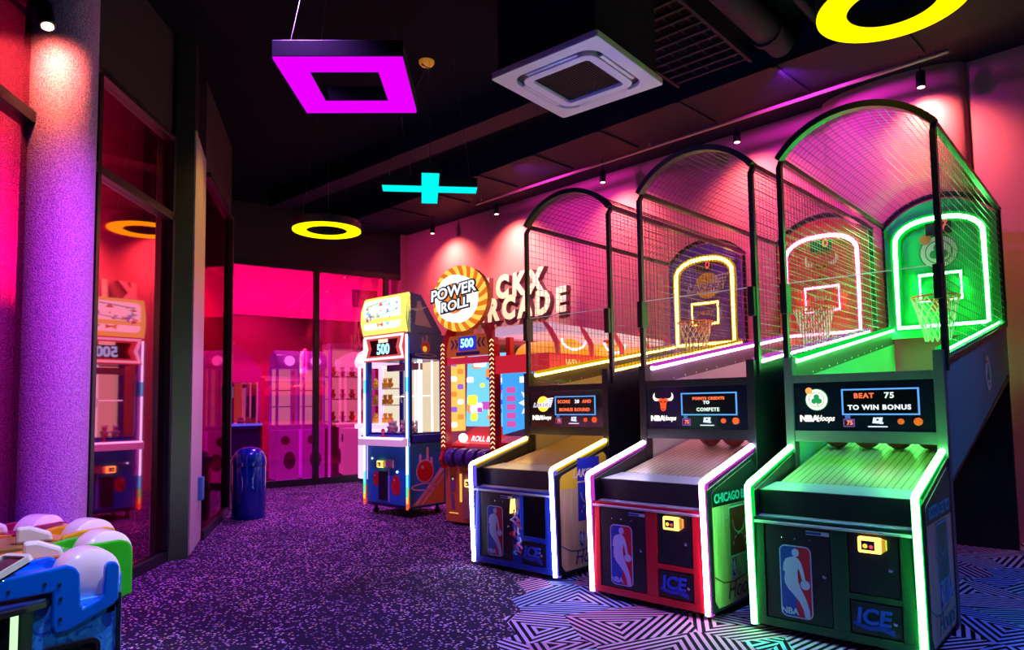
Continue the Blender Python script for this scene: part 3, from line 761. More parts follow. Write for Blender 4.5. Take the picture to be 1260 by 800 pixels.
    MBr().text(art['title'], art['ts'], .345, art['tz'], .002, .0006, bold=.002, sx=art.get('tsx', 1), shear=art.get('sh', 0)).build('team_title', art['title_m'], a_)
    logo_man(a_, right((XR + .0005, .305, .265)), .055, .125)
    MBr().text('NBA', .155, .45, .265, .002, .0006, bold=.003, sx=.85).build('league_word', art['nba'], a_)
    MBr().text('Hoops', .15, .40, .135, .002, .0006, shear=.3, sx=.95).build('script_word', art['ink'], a_)
    return t

LG = mat('light_grey_laminate', (.58, .50, .50), .4)
W_BLUE = glow('blue_white_neon', (.60, .64, 1), 34); W_YEL = glow('yellow_white_neon', (1, .66, .12), 22)
W_PINK = glow('pink_white_neon', (1, .45, .88), 26); W_VIO = glow('violet_white_neon', (.75, .68, 1), 34)
G_NEON = glow('green_neon', (.10, 1, .16), 60)
HALO_BLUE = glow('blue_halo', (.16, .10, .95), .9); HALO_VIO = glow('violet_halo', (.75, .05, .75), .8); HALO_GRN = glow('green_halo', (0, .85, .06), .9)  # dim coloured glow for the imitated halos beside the tubes
HALO_YEL = glow('yellow_halo', (.95, .50, 0), .8); HALO_RED = glow('red_halo', (.95, .02, .12), .9)
R_NEON = glow('red_pink_neon', (1, .07, .24), 45); Y_NEON = glow('yellow_neon', (1, .64, .10), 16)
LR = glow('led_red', (1, .16, .06), 1.3); LW = glow('led_white', (.85, .95, 1), 1.3); LWG = glow('led_green_white', (.8, 1, .85), 1.1)

hoops('blue-fronted arcade basketball game with an open wiring compartment, white-yellow neon and purple backboard', (0, 0, 0), -.0092, dict(
    front=BLUEP, inner=LG, team='lakers', score='0', word='LAKERS', wordm=YEL, open=True,
    led=[('SCORE', -.115, .033, LR, .037), ('20', .025, .033, LW, .04), ('AND', .125, .033, LR, .037), ('BONUS ROUND', -.005, -.035, LR, .038)],
    neonL=(W_BLUE, W_YEL), neonR=(W_BLUE, W_YEL), haloL=HALO_BLUE, haloR=HALO_BLUE, haloT=HALO_YEL, rail=Y_NEON, railhalo=HALO_YEL,
    board=mat('purple_backboard', (.16, .07, .62), .4), bneon=Y_NEON, bhalo=HALO_YEL,
    art=dict(band=YEL, panel=mat('royal_blue_print', (.02, .03, .45), .4), line=mat('peach_print', (.8, .5, .35), .4), ink=mat('navy_ink', (.02, .03, .22), .4), title='LAKERS', ts=.085, tz=.755, title_m=mat('pale_peach_print', (.9, .65, .45), .4), nba=mat('pale_lilac_print', (.55, .55, .75), .4), sh=.3, tsx=1.0)))
hoops('red-fronted arcade basketball game with white-pink neon and red-lit backboard', (1.2587, -.133, 0), -.029, dict(
    front=REDP, inner=LG, team='bulls', score='0', word='BULLS', wordm=mat('white_word', (.7, .5, .55), .4),
    led=[('POINTS CREDITS', -.0, .038, LR, .027), ('TO', -.015, .010, LW, .030), ('COMPETE', -.005, -.040, LWG, .034)],
    neonL=(W_PINK, W_VIO), neonR=(W_PINK, W_VIO), haloL=HALO_VIO, haloR=HALO_VIO, haloT=HALO_VIO, rail=W_PINK, railhalo=HALO_VIO,
    board=mat('red_backboard', (.88, .02, .06), .4), bneon=R_NEON, bhalo=HALO_RED,
    art=dict(band=INK, key=mat('brick_print', (.30, .05, .03), .4), line=mat('mint_print', (.35, .75, .55), .4), ink=mat('brown_ink', (.20, .04, .03), .4), title='CHICAGO BULLS', ts=.075, tz=.70, title_m=CYANINK, nba=mat('sage_print', (.35, .60, .42), .4), tsx=.95)))
hoops('green-lit arcade basketball game with dark green front, the nearest of the row', (2.361, -.117, 0), 0, dict(
    front=GREENP, inner=mat('green_lit_laminate', (.20, .62, .42), .4), team='celtics', score='7', word='CELTICS', wordm=mat('green_word', (.1, .5, .3), .4), shell=mat('teal_grey_laminate', (.04, .34, .28), .45),  # inner walls tinted mint: green neon light put into their colour
    led=[('BEAT', -.085, .036, LR, .042), ('75', .055, .036, LWG, .048), ('TO WIN BONUS', -.005, -.035, LW, .040)],
    neonL=(G_NEON, G_NEON), neonR=(G_NEON, G_NEON), haloL=HALO_GRN, haloR=HALO_GRN, haloT=HALO_GRN, rail=G_NEON, railhalo=HALO_GRN, post=mat('grey_powder_coat', (.10, .09, .11), .4),
    board=mat('green_backboard', (.02, .72, .20), .4), bneon=G_NEON, bhalo=HALO_GRN,
    art=dict(band=mat('deep_green_print', (.02, .14, .07), .4), key=mat('court_green_print', (.03, .26, .10), .4), line=CYANINK, ink=mat('teal_ink', (.03, .22, .25), .4), title='BOSTON CELTICS', ts=.085, tz=.705, title_m=CYANINK, nba=mat('light_blue_print', (.2, .5, .75), .4), tsx=.72)))

# basketballs waiting on the ramps
SEAM = mat('ball_seam', (.02, .01, .01), .6)
def ball(label, lx, ly, origin, ang, grp):
    r = .092
    x = origin[0] + lx * math.cos(ang) - ly * math.sin(ang); y = origin[1] + lx * math.sin(ang) + ly * math.cos(ang)
    zz = .797 + (ly - .36) * .2032 + r + .004
    t = thing('basketball', label, 'basketball', (x, y, zz), 0, grp)
    MB().ball((0, 0, 0), r, 28).build('ball_skin', BALL, t, smooth=True)
    s = MB()
    for M in (Matrix(), Matrix.Rotation(PI / 2, 4, 'X'), Matrix.Rotation(PI / 2, 4, 'Y')):
        s.at(M).tube([(r * math.cos(a), r * math.sin(a), 0) for a in [2 * PI * k / 28 for k in range(28)]], .0022, 4, closed=True)
    s.build('seams', SEAM, t)
for k in range(4):
    ball(['maroon basketball at the left end of the row inside the green-lit game', 'maroon basketball second from left inside the green-lit game', 'maroon basketball third from left inside the green-lit game', 'maroon basketball at the right end of the row inside the green-lit game'][k], .14 + k * .187, 1.15, (2.361, -.117), 0, 'basketballs in the green-lit game')
for k in range(3):
    ball(['maroon basketball left under the display of the red-fronted game', 'maroon basketball in the middle under the display of the red-fronted game', 'maroon basketball right under the display of the red-fronted game'][k], .32 + k * .19, 1.10, (1.2587, -.133), -.029, 'basketballs in the red-fronted game')
# ---------------------------------------------------------------- claw machine with lit marquee
NW = glow('cold_white_neon', (.85, .92, 1), 3.2); NC = glow('cyan_neon', (.15, .8, 1), 1.6); NG = glow('green_tip_neon', (.1, 1, .3), 1.4); NR = glow('red_tip_neon', (1, .08, .02), 1.5); NO = glow('orange_tip_neon', (1, .5, .05), 1.5)
SKY = mat('bright_blue_print', (.02, .22, .75), .35); REDB = mat('red_ball_print', (.75, .02, .03), .3); PINKP = mat('pink_streak_print', (.95, .55, .75), .4); ORNG = mat('orange_print', (.8, .28, .05), .4)
DBLUE = mat('deep_blue_plastic', (.01, .03, .22), .3)
INNER = glow('cabinet_backlight', (1, .80, .55), .95)
cw = thing('prize_claw_machine', 'blue prize machine with yellow lit marquee and rainbow light strips', 'claw machine', (-3.05, 1.16, 0), 0)
CWW, CWD = .84, .60
b = MB().box(.03, CWW - .03, .02, CWD, .10, .86)
b.build('base_cabinet', DBLUE, cw, bevel=.006)
for x in (.10, CWW - .10):
    for y in (.10, CWD - .08):
        o = MB().cyl((x - .015, y, .032), (x + .015, y, .032), .032, 12).box(x - .02, x + .02, y - .01, y + .01, .04, .10).build('caster', BLACK, cw)
# base side art (+X)
sp = MB(right((CWW - .03, 0, 0))).box(.02, CWD - .01, .12, .85, 0, .012).build('side_panel', SKY, cw)
q = MB(right((CWW - .018, 0, 0)))
q.use(0).prism([(.06, .13), (.56, .13), (.56, .50)], 0, .002); q.use(2).prism([(.10, .14), (.14, .14), (.56, .52), (.56, .60)], .002, .003).prism([(.20, .14), (.23, .14), (.56, .44), (.56, .47)], .002, .003)
q.ring(circ(.25, .34, .20, 24, .045), circ(.25, .34, .17, 24, .03), .002, .003)
q.use(2)
for x, y0, y1 in ((.19, .58, .72), (.30, .60, .80), (.36, .56, .68)): q.prism(rrect(x - .018, x + .018, y0, y1, .017, 4), .002, .003)
q.prism(circ(.26, .52, .135, 28, .135), .003, .004); q.use(1).prism(circ(.26, .52, .122, 28), .004, .005); q.use(3).prism(circ(.22, .57, .018, 10), .005, .006)
q.build('side_art', [ORNG, REDB, PINKP, WHITE], sp)
# front art and coin door
fp = MB().box(.06, CWW - .06, .008, .02, .14, .80).build('front_panel', SKY, cw)
q = MB(front((0, .008, 0)))
q.use(0).prism(circ(.22, .42, .06, 20, .09), 0, .003).prism(circ(.60, .36, .085, 22, .12), 0, .003); q.use(1).prism(circ(.57, .42, .014, 10), .003, .004).prism(circ(.20, .46, .01, 8), .003, .004).box(.46, .475, .16, .55, 0, .003)
q.build('front_art', [REDB, PINKP], fp)
MB().box(.30, .44, -.02, .01, .18, .52).build('coin_door', INK, fp, bevel=.004)
card_reader(fp, front((.34, -.005, .60)))
rd_ = MB(front((.52, .0, .61))).box(-.07, .07, -.05, .05, 0, .03).build('bill_slot', mat('pinkish_metal', (.6, .35, .4), .3, .4), fp, bevel=.01)
MB(front((0, .006, 0))).prism(circ(.15, .66, .012, 8), 0, .01).prism(circ(.63, .52, .014, 8), 0, .01).prism(circ(.40, .47, .012, 8), 0, .012).build('indicator_lights', glow('small_white_lights', (.8, .95, 1), 2), fp)
# control ledge
MB().sprism([(-.10, .82), (-.10, .90), (.03, .93), (.03, .82)], .0, CWW).build('control_ledge', mat('frosted_ledge', (.75, .55, .7), .3, em=(.9, .45, .8), es=.45), cw, bevel=.008)
MB().box(.02, CWW - .02, -.098, -.06, .905, .918).build('ledge_light', NW, cw)
lv = MB().lathe([(.035, .918), (.035, .93), (.012, .935), (.012, .99)], 14, (.42, -.04, 0)).ball((.42, -.04, 1.0), .024, 12).build('joystick', mat('joystick_red', (.7, .05, .1), .3), cw, smooth=True)
# cabin: posts, rails, glass
ps = MB()
for x0 in (0, CWW - .07):
    for y0 in (0, CWD - .06): ps.box(x0, x0 + .07, y0, y0 + .06, .86, 1.90)
ps.box(0, CWW, 0, CWD, 1.84, 2.14)
ps.box(0, CWW, 0, CWD, .86, .95)
ps.build('cabin_frame', BLUEP, cw, bevel=.005)
MB().box(.07, CWW - .07, .02, .026, .95, 1.84).build('front_glass', PLEXI, cw)
MB().box(CWW - .03, CWW - .024, .06, CWD - .06, .95, 1.84).build('side_glass', PLEXI, cw)
MB().box(.06, CWW - .06, CWD - .04, CWD - .03, .96, 1.83).build('lit_back_panel', INNER, cw)
it = MB()
for x in (.36, .52): it.box(x, x + .02, .40, .42, .95, 1.84)
for x, y in ((.30, .54), (.62, .54), (.70, .30)): it.box(x, x + .018, y, y + .018, .95, 1.84)
it.box(CWW - .14, CWW - .12, .26, .28, .95, 1.84).box(.07, .77, .40, .42, 1.40, 1.415)
it.build('prize_rods', glow('white_rod_light', (1, .95, 1), 1.6), cw)
MB().box(.12, .72, .25, .32, 1.72, 1.80).cyl((.45, .28, 1.72), (.45, .28, 1.45), .006, 6).build('claw_gantry', STEEL, cw)
cl = MB()
for k in range(3):
    a = k * 2 * PI / 3; cl.tube([(.45, .28, 1.45), (.45 + .07 * math.cos(a), .28 + .07 * math.sin(a), 1.41), (.45 + .05 * math.cos(a), .28 + .05 * math.sin(a), 1.33)], .006, 5)
cl.build('claw', CHROME, cw)
MB().box(.07, CWW - .07, .05, CWD - .05, .93, .97).build('playfield', mat('dark_playfield', (.03, .03, .2), .25), cw)
# header with counter
hp = MB(front((.42, 0, 1.985))); 
shp = [(-.38, -.12), (.38, -.12), (.34, .0), (.38, .14), (-.38, .14), (-.34, .0)]
hd = hp.prism([(-.40, -.155), (.40, -.155), (.36, .0), (.40, .17), (-.40, .17), (-.36, .0)], 0, .03).build('header', glow('header_red_glow', (.95, .10, .10), .75), cw)
MB(front((.42, -.03, 1.985))).ring([(-.385, -.14), (.385, -.14), (.345, .0), (.385, .155), (-.385, .155), (-.345, .0)], [(-.345, -.11), (.345, -.11), (.30, .0), (.345, .125), (-.345, .125), (-.30, .0)], 0, .008).build('header_edge', glow('pink_white_edge', (1, .75, .85), 1.3), hd)
MB(front((.42, -.03, 1.985))).prism([(-.27, -.09), (.27, -.09), (.23, .0), (.27, .10), (-.27, .10), (-.23, .0)], 0, .006).build('header_screen', mat('maroon_screen', (.08, .0, .02), .3), hd)
MB(front((.42, -.037, 1.965))).text('500', .17, 0, 0, 0, .002, bold=.006, sx=.95).build('counter_digits', glow('cyan_digits', (.35, .85, 1), 1.7), hd)
MB(front((.42, -.037, 2.07))).box(-.09, .09, -.022, .022, 0, .003).build('header_tag', glow('cream_tag', (1, .85, .6), 1.2), hd)
# marquee
mq = MB().sprism([(-.02, 2.15), (-.06, 2.30), (-.055, 2.45), (.0, 2.60), (.02, 2.62), (.04, 2.60), (.04, 2.15)], .0, CWW).build('marquee_face', glow('marquee_glow', (1, .86, .16), 1.2), cw)
MB().sprism([(.0, 2.15), (-.03, 2.30), (-.02, 2.47), (.03, 2.62), (.20, 2.60), (.52, 2.17), (.52, 2.14), (0, 2.14)], .02, CWW).build('marquee_housing', BLUEP, cw)
q = MB(frame((.42, -.058, 2.38), (1, 0, 0), (0, 0, 1))); random.seed(12)
for k in range(26):
    q.use(k % 5); x, y = random.uniform(-.30, .30), random.uniform(-.12, .14); a = random.uniform(0, 3); l_ = random.uniform(.015, .05)
    q.prism([(x + l_ * math.cos(a + t) * s_, y + l_ * .7 * math.sin(a + t) * s_) for t, s_ in ((0, 1), (1.2, .5), (2.2, 1), (3.3, .6), (4.4, 1), (5.3, .5))], 0, .004 + k * .0001)
q.use(4).prism([(-.30, .13), (.10, .17), (.10, .155), (-.30, .115)], .0, .006).prism([(-.22, -.02), (.30, .05), (.30, .04), (-.22, -.03)], 0, .006)
q.use(5).prism(rrect(-.36, .36, -.17, .19, .06), -.001, .0005)
q.build('marquee_art', [glow('art_red', (.9, .2, .1), 1), glow('art_orange', (1, .55, .1), 1), glow('art_blue', (.2, .5, .9), 1), glow('art_purple', (.5, .1, .6), 1), glow('art_mint', (.4, .8, .75), 1), glow('art_cream', (1, 1, .85), 1.5)], mq)
q = MB(right((CWW + .002, 0, 0)))
q.use(0).prism([(.10, 2.24), (.14, 2.52), (.19, 2.53), (.24, 2.40), (.36, 2.22)], 0, .003); q.use(1).prism([(.02, 2.42), (.14, 2.44), (.30, 2.47), (.20, 2.42), (.12, 2.40)], .003, .005)
q.use(0)
for x, y0, y1 in ((.22, 2.0, 2.10), (.28, 2.0, 2.13)): q.prism(rrect(x - .014, x + .014, y0, y1, .013, 3), 0, .003)
q.prism(circ(.26, 1.98, .075, 22), .003, .004); q.use(2).prism(circ(.26, 1.98, .066, 22), .004, .005); q.use(3).prism(circ(.25, 1.96, .035, 12), .005, .006)
q.use(0).ring(circ(.27, 1.885, .17, 22, .022), circ(.27, 1.885, .15, 22, .014), 0, .003)
q.build('header_side_art', [mat('lilac_print', (.55, .40, .70), .4), mat('pale_cyan_print', (.6, .75, .75), .4), REDB, glow('orange_spot', (1, .5, .05), .8)], cw)
# rainbow strips on the front corners
for x in (.012, CWW - .012):
    P = lambda z0, z1, m, nm: MB().cyl((x, -.012, z0), (x, -.012, z1), .013, 8).build('light_strip', m, cw)
    P(.10, .17, NR, 0); P(.17, .24, NO, 0); P(.24, .36, NG, 0); P(.36, .50, NC, 0); P(.50, 1.45, NW, 0); P(1.45, 1.62, NC, 0); P(1.62, 2.12, NW, 0)
    MB().box(x - .028, x + .028, -.004, .004, .12, .34).build('halo_strip', glow('red_tip_halo', (.7, .08, .05), .8), cw)  # glowing backing added as the halo of the corner strips
    MB().box(x - .028, x + .028, -.004, .004, .34, 2.1).build('halo_strip', glow('blue_tip_halo', (.03, .25, .95), .8), cw)

# prizes inside it
def plush(label, x, y, z, s, c, grp, src=[]):
    t = thing('plush_toy', label, 'plush toy', (x, y, z), random.uniform(-.6, .6), grp)
    key = c
    me = MB().use(0).ball((0, 0, .38 * s), .36 * s, 14, sz=1.05).ball((0, -.05 * s, .88 * s), .26 * s, 14).ball((-.20 * s, -.02 * s, 1.10 * s), .09 * s, 8).ball((.20 * s, -.02 * s, 1.10 * s), .09 * s, 8).ball((-.32 * s, -.12 * s, .48 * s), .12 * s, 8).ball((.32 * s, -.12 * s, .48 * s), .12 * s, 8).ball((-.18 * s, -.26 * s, .12 * s), .14 * s, 8).ball((.18 * s, -.26 * s, .12 * s), .14 * s, 8)
    me.build('body', c, t, smooth=True)
    MB().ball((-.09 * s, -.30 * s, .93 * s), .03 * s, 6).ball((.09 * s, -.30 * s, .93 * s), .03 * s, 6).build('eyes', BLACK, t)
    return t
def plush_copy(src, label, x, y, z, r):
    c = src.copy(); col.objects.link(c); c.location = (x, y, z); c.rotation_euler = (0, 0, r); c['label'] = label
    for ch in list(src.children):
        d_ = ch.copy(); col.objects.link(d_); d_.parent = c
    return c
PLY = mat('yellow_plush', (.95, .62, .03), .8); PLW = mat('cream_plush', (.75, .55, .42), .8)
pz = plush('pale plush toy lying behind the glass of the blue prize machine', -3.05 + .20, 1.16 + .25, .97, .12, PLW, 'plush prizes in the blue prize machine')
for k, (x, y) in enumerate(((.34, .20), (.50, .22), (.66, .20), (.27, .38), (.58, .36))):
    plush_copy(pz, 'pale plush toy lying behind the glass of the blue prize machine', -3.05 + x, 1.16 + y, .97, k * 1.1)

# ---------------------------------------------------------------- alley roller machine with round sunburst sign
pr = thing('rolling_ball_machine', 'red and orange rolling ball machine topped by a round sunburst sign', 'arcade machine', (-1.67, 1.20, 0), 0)
PW, PD = .82, .75
OB = mat('orange_cabinet_print', (.75, .22, .04), .4); RB = mat('glossy_red_panel', (.75, .02, .02), .25)
pb = MB().box(.02, PW - .02, .02, PD, .03, .64).build('base_cabinet', OB, pr, bevel=.006)
q = MB(front((0, .02, 0))); q.use(0).prism([(.10, .35), (.18, .35), (.18, .52), (.10, .52)], 0, .003).prism([(.12, .16), (.17, .16), (.155, .33), (.10, .33)], 0, .003); q.use(1).box(.25, .28, .25, .55, 0, .008).box(.08, .22, .12, .13, 0, .004)
q.prism([(.13, .48), (.15, .48), (.15, .50), (.13, .50)], .003, .006)
q.build('front_print', [mat('brown_purple_print', (.25, .10, .20), .4), glow('amber_line', (1, .55, .1), .9)], pb)
MB().box(.30, .55, .0, .02, .08, .56).build('door', mat('tan_door', (.45, .22, .12), .4), pb, bevel=.004)
card_reader(pb, front((.42, .0, .46)))
# ribbed roller console
MB().sprism([(-.03, .60), (-.06, .70), (-.02, .80), (.10, .84), (.30, .84), (.30, .60)], 0, .05).sprism([(-.03, .60), (-.06, .70), (-.02, .80), (.10, .84), (.30, .84), (.30, .60)], PW - .05, PW).build('console_cheek', REDP, pr, bevel=.006)
for k in range(4):
    MB().lathe([(.060, 0), (.098, .01), (.105, .03), (.105, .10), (.098, .12), (.060, .13)], 24, (.07 + k * .165, .04, .72), 'x').build('roller', mat('purple_roller', (.08, .03, .22), .25), pr, smooth=True)
MB().cyl((.03, .04, .72), (PW - .03, .04, .72), .04, 14).build('roller_shaft', mat('blue_shaft', (.05, .1, .5), .25), pr, smooth=True)
q = MB(frame((.045, .30, 1.42), (0, 1, 0), (0, 0, 1))); q.use(0).box(-.26, .0, -.42, .42, 0, .008)
for k in range(9): q.use(1 + k % 3).prism(rrect(-.22 + (k % 2) * .10, -.13 + (k % 2) * .10, -.38 + k * .085, -.32 + k * .085, .02, 3), .008, .012)
q.build('lit_side_print', [glow('side_yellow', (1, .60, .12), 1.1), glow('side_white', (1, .95, .8), 1.5), glow('side_orange', (1, .3, .05), 1.1), glow('side_purple', (.4, .15, .8), 1.0)], pr)
# red playfield with white ball lamp
pf = MB().sprism([(.10, .84), (.10, .87), (.62, 1.12), (.62, .84)], .06, PW - .06).build('playfield', mat('red_playfield', (.85, .05, .05), .3, em=(1, .05, .05), es=.35), pr)
MB().ball((.22, .10, .93), .05, 16).build('ball_lamp', glow('white_ball_lamp', (1, .9, .95), 3), pr, smooth=True)
MB(frame((.50, .16, .92), (1, 0, 0), (0, .43, .9))).text('ROLL BALL', .085, 0, 0, 0, .001, bold=.002).build('playfield_words', glow('white_words', (1, .85, .9), 1.4), pf)
sc_ = MB(frame((.41, .30, 1.45), (1, 0, 0), (0, .05, 1))); random.seed(5)
sc_.use(0).box(-.33, .33, -.40, .40, -.01, 0)
for k in range(26):
    sc_.use(1 + k % 5); x, y = random.uniform(-.28, .26), random.uniform(-.34, .34); w_, h_ = random.uniform(.03, .10), random.uniform(.02, .06)
    sc_.prism(rrect(x - w_, x + w_, y - h_, y + h_, h_ * .6, 3), 0, .002 + k * .0004)
sc_.build('game_screen', [glow('screen_cyan', (.15, .50, .95), 1.5), glow('screen_blue', (.03, .12, .9), 1.5), glow('screen_yellow', (1, .70, .05), 1.7), glow('screen_white', (.9, .9, 1), 1.3), glow('screen_magenta', (.7, .1, .6), 1), glow('screen_orange', (1, .35, .1), 1)], pr)
MB().box(.05, PW - .05, .60, .68, .84, 1.98).build('cabin_back', INK, pr)
# side walls + chevron pillars curving inward at the top
for sgn, x in ((1, .035), (-1, PW - .035)):
    path = [(x, .02, .80), (x, .02, 1.75), (x + sgn * .01, .02, 1.90), (x + sgn * .05, .03, 2.03), (x + sgn * .11, .04, 2.12)]
    pl_ = MB().tube(path, .042, 4, sq=True).build('chevron_pillar', REDP, pr)
    q = MB()
    for k in range(24):
        z = .83 + k * .048
        M = front((x, -.023, z)); q.at(M).prism([(-.030, 0), (0, .022), (.030, 0), (.030, .014), (0, .036), (-.030, .014)], 0, .003)
    q.build('chevrons', glow('amber_chevrons', (1, .70, .32), 1.3), pl_)
    MB().sprism([(.05, .80), (.70, .80), (.70, 1.95), (.30, 2.05), (.05, 1.98)], x - .006, x + .006).build('side_glass', PLEXI, pr)
    MB().box(x - .03, x + .03, .62, .70, .80, 1.98).build('rear_post', RB, pr)
MB().box(.06, PW - .06, .06, .66, 1.93, 1.97).build('cabin_roof', REDP, pr)
MB().box(.07, PW - .07, .0, .05, 1.73, 1.80).build('red_valance', mat('valance_red', (.85, .05, .10), .3, em=(1, .03, .08), es=.3), pr)
hd = MB().box(.07, PW - .07, -.01, .05, 1.81, 2.04).build('header', mat('orange_header', (.65, .16, .04), .35, em=(1, .2, .02), es=.18), pr, bevel=.004)
MB(front((.42, -.012, 1.945))).box(-.13, .13, -.075, .075, 0, .01).build('counter', mat('blue_counter', (.0, .02, .3), .2, em=(0, .05, 1), es=.5), hd)
MB(front((.42, -.024, 1.945))).text('500', .13, 0, 0, 0, .002, bold=.004).build('counter_digits', glow('cyan_digits', (.35, .8, 1), 1.8), hd)
q = MB(front((.42, -.012, 1.945)))
for s_ in (-1, 1):
    for k in range(2):
        x = s_ * (.18 + k * .06); q.prism([(x, -.05), (x - s_ * .035, 0), (x, .05), (x + s_ * .025, .05), (x - s_ * .010, 0), (x + s_ * .025, -.05)], 0, .002)
q.prism(rrect(-.18, .18, -.125, -.090, .015), 0, .002)
q.build('header_arrows', mat('indigo_print', (.04, .02, .22), .4), hd)
# sign
sz = 2.44; sx = .325; Rg = .355
sgf = frame((sx, -.06, sz), (1, .18, 0), (0, 0, 1))
dk = MB(sgf).use(0).prism(circ(0, 0, Rg, 40), -.13, -.04)
n_ = 18
for k in range(n_):
    a0 = 2 * PI * k / n_; a1 = 2 * PI * (k + .5) / n_; a2 = 2 * PI * (k + 1) / n_
    cv = lambda a, r: (r * math.cos(a + (r - .2) * 1.6), r * math.sin(a + (r - .2) * 1.6))
    for u, (b0, b1) in enumerate(((a0, a1), (a1, a2))):
        dk.use(1 + u)
        for r0, r1 in ((.235, .275), (.275, .318), (.318, .36)):
            dk.prism([cv(b0, r0), cv(b1, r0), cv(b1, r1), cv(b0, r1)], -.04, -.02)
dk.use(3).prism(circ(0, -.01, .255, 36), -.045, .07)
dk.use(4).prism(circ(0, -.01, .165, 32), .07, .074)
dk.build('round_sign', [OB, glow('sunburst_yellow', (1, .68, .10), 1.05), glow('sunburst_orange', (.95, .22, .02), .9), glow('sign_white', (1, .97, .95), 1.5), glow('sign_orange', (.95, .28, .05), .95)], pr)
q = MB(sgf @ frame((0, 0, .074), (1, .13, 0), (0, 1, 0)))
for wd_, y, s_ in (('POWER', .06, .165), ('ROLL', -.09, .145)):
    q.use(0).text(wd_, s_, 0, y, .004, .004, bold=.020, sx=1.05, shear=.15); q.use(1).text(wd_, s_, 0, y, .014, .002, bold=.004, sx=1.05, shear=.15)
q.build('sign_words', [mat('sign_ink', (.02, .02, .06), .5), glow('silver_letter', (.88, .88, .95), 1.2)], pr)
MB().prism([(-.0, 0), (.1, 0)] and [(-.22, 2.10), (-.02, 2.10), (-.02, 2.55)], 0, .01) if False else None
MB(frame((sx, .10, 2.07), (1, 0, 0), (0, 0, 1))).prism([(-.33, -.02), (-.10, -.02), (-.10, .42)], -.10, .0).build('sign_fin', mat('amber_fin', (.85, .42, .04), .4, em=(1, .4, .02), es=.35), pr)
MB().box(sx - .10, sx + .10, .0, .08, 1.97, 2.12).build('sign_neck', OB, pr)

# ---------------------------------------------------------------- long coin pusher with canopy, behind the first cage
cp = thing('coin_pusher', 'long red multi-player coin pusher with lilac canopy and yellow hoods', 'coin pusher', (-.80, 1.18, 0), 0)
LW_, LD = .67, 2.20
MB().box(0, LW_, 0, LD, .04, .90).build('base_cabinet', REDP, cp, bevel=.006)
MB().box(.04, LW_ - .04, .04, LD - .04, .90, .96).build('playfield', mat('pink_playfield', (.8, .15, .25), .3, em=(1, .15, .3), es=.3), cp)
q = MB(right((LW_ + .001, 0, 0))); 
# back-lit screens, one per station
for k in range(3):
    y0 = .06 + k * .75
    s0 = MB(); s0.box(LW_ - .02, LW_, y0, y0 + .68, 1.02, 1.58); sc_o = s0.build('station_screen', glow('station_blue', (.08, .45, .95), 1.05), cp)
    q = MB(right((LW_ + .001, y0, 0)))
    q.use(0)
    for j in range(5): q.box(.06, .17, 1.10 + j * .085, 1.16 + j * .085, 0, .004)
    q.use(1).prism(circ(.42, 1.32, .13, 12), 0, .003).prism([(.20, 1.04), (.62, 1.20), (.62, 1.04)], 0, .003); q.use(2).prism(circ(.50, 1.25, .06, 9), .003, .005).box(.25, .36, 1.44, 1.52, 0, .004)
    q.build('screen_print', [glow('pill_magenta', (.75, .10, .45), 1), glow('white_burst', (.8, .95, 1), 1.5), glow('mint_burst', (.2, .9, .7), 1.1)], sc_o)
s0 = MB().box(.06, LW_ - .06, -.005, .015, .98, 1.60).build('end_screen', glow('end_screen_blue', (.06, .38, .95), 1.05), cp)
q = MB(front((0, -.006, 0))); q.use(0)
for j in range(5): q.prism(rrect(.12, .24, 1.06 + j * .085, 1.12 + j * .085, .02, 3), 0, .004)
q.use(1).prism([(.45 + .17 * (1 if i % 2 else .55) * math.cos(i * PI / 9), 1.30 + .17 * (1 if i % 2 else .55) * math.sin(i * PI / 9)) for i in range(18)], 0, .003).box(.30, .60, 1.50, 1.56, 0, .003)
q.use(2).prism(circ(.50, 1.32, .05, 10), .003, .006); q.use(3).prism([(.06, .98), (.60, 1.10), (.64, 1.02), (.64, .98)], 0, .004)
q.build('screen_print', [glow('pill_magenta', (.75, .10, .45), 1), glow('white_burst', (.8, .95, 1), 1.6), glow('mint_burst', (.2, .9, .7), 1.1), mat('grey_tray', (.2, .2, .25), .4)], s0)
MB().box(.05, LW_ - .05, .05, LD - .05, .97, 1.60).build('core', INK, cp)
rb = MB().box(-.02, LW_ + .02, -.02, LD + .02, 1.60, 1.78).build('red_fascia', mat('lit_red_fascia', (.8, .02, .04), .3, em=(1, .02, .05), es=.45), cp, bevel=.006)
MB(right((LW_ + .02, 0, 0))).text('WIN', .11, .35, 1.68, 0, .002).text('BONUS', .11, 1.2, 1.68, 0, .002).build('fascia_words', glow('yellow_words', (1, .8, .2), 1.1), rb)
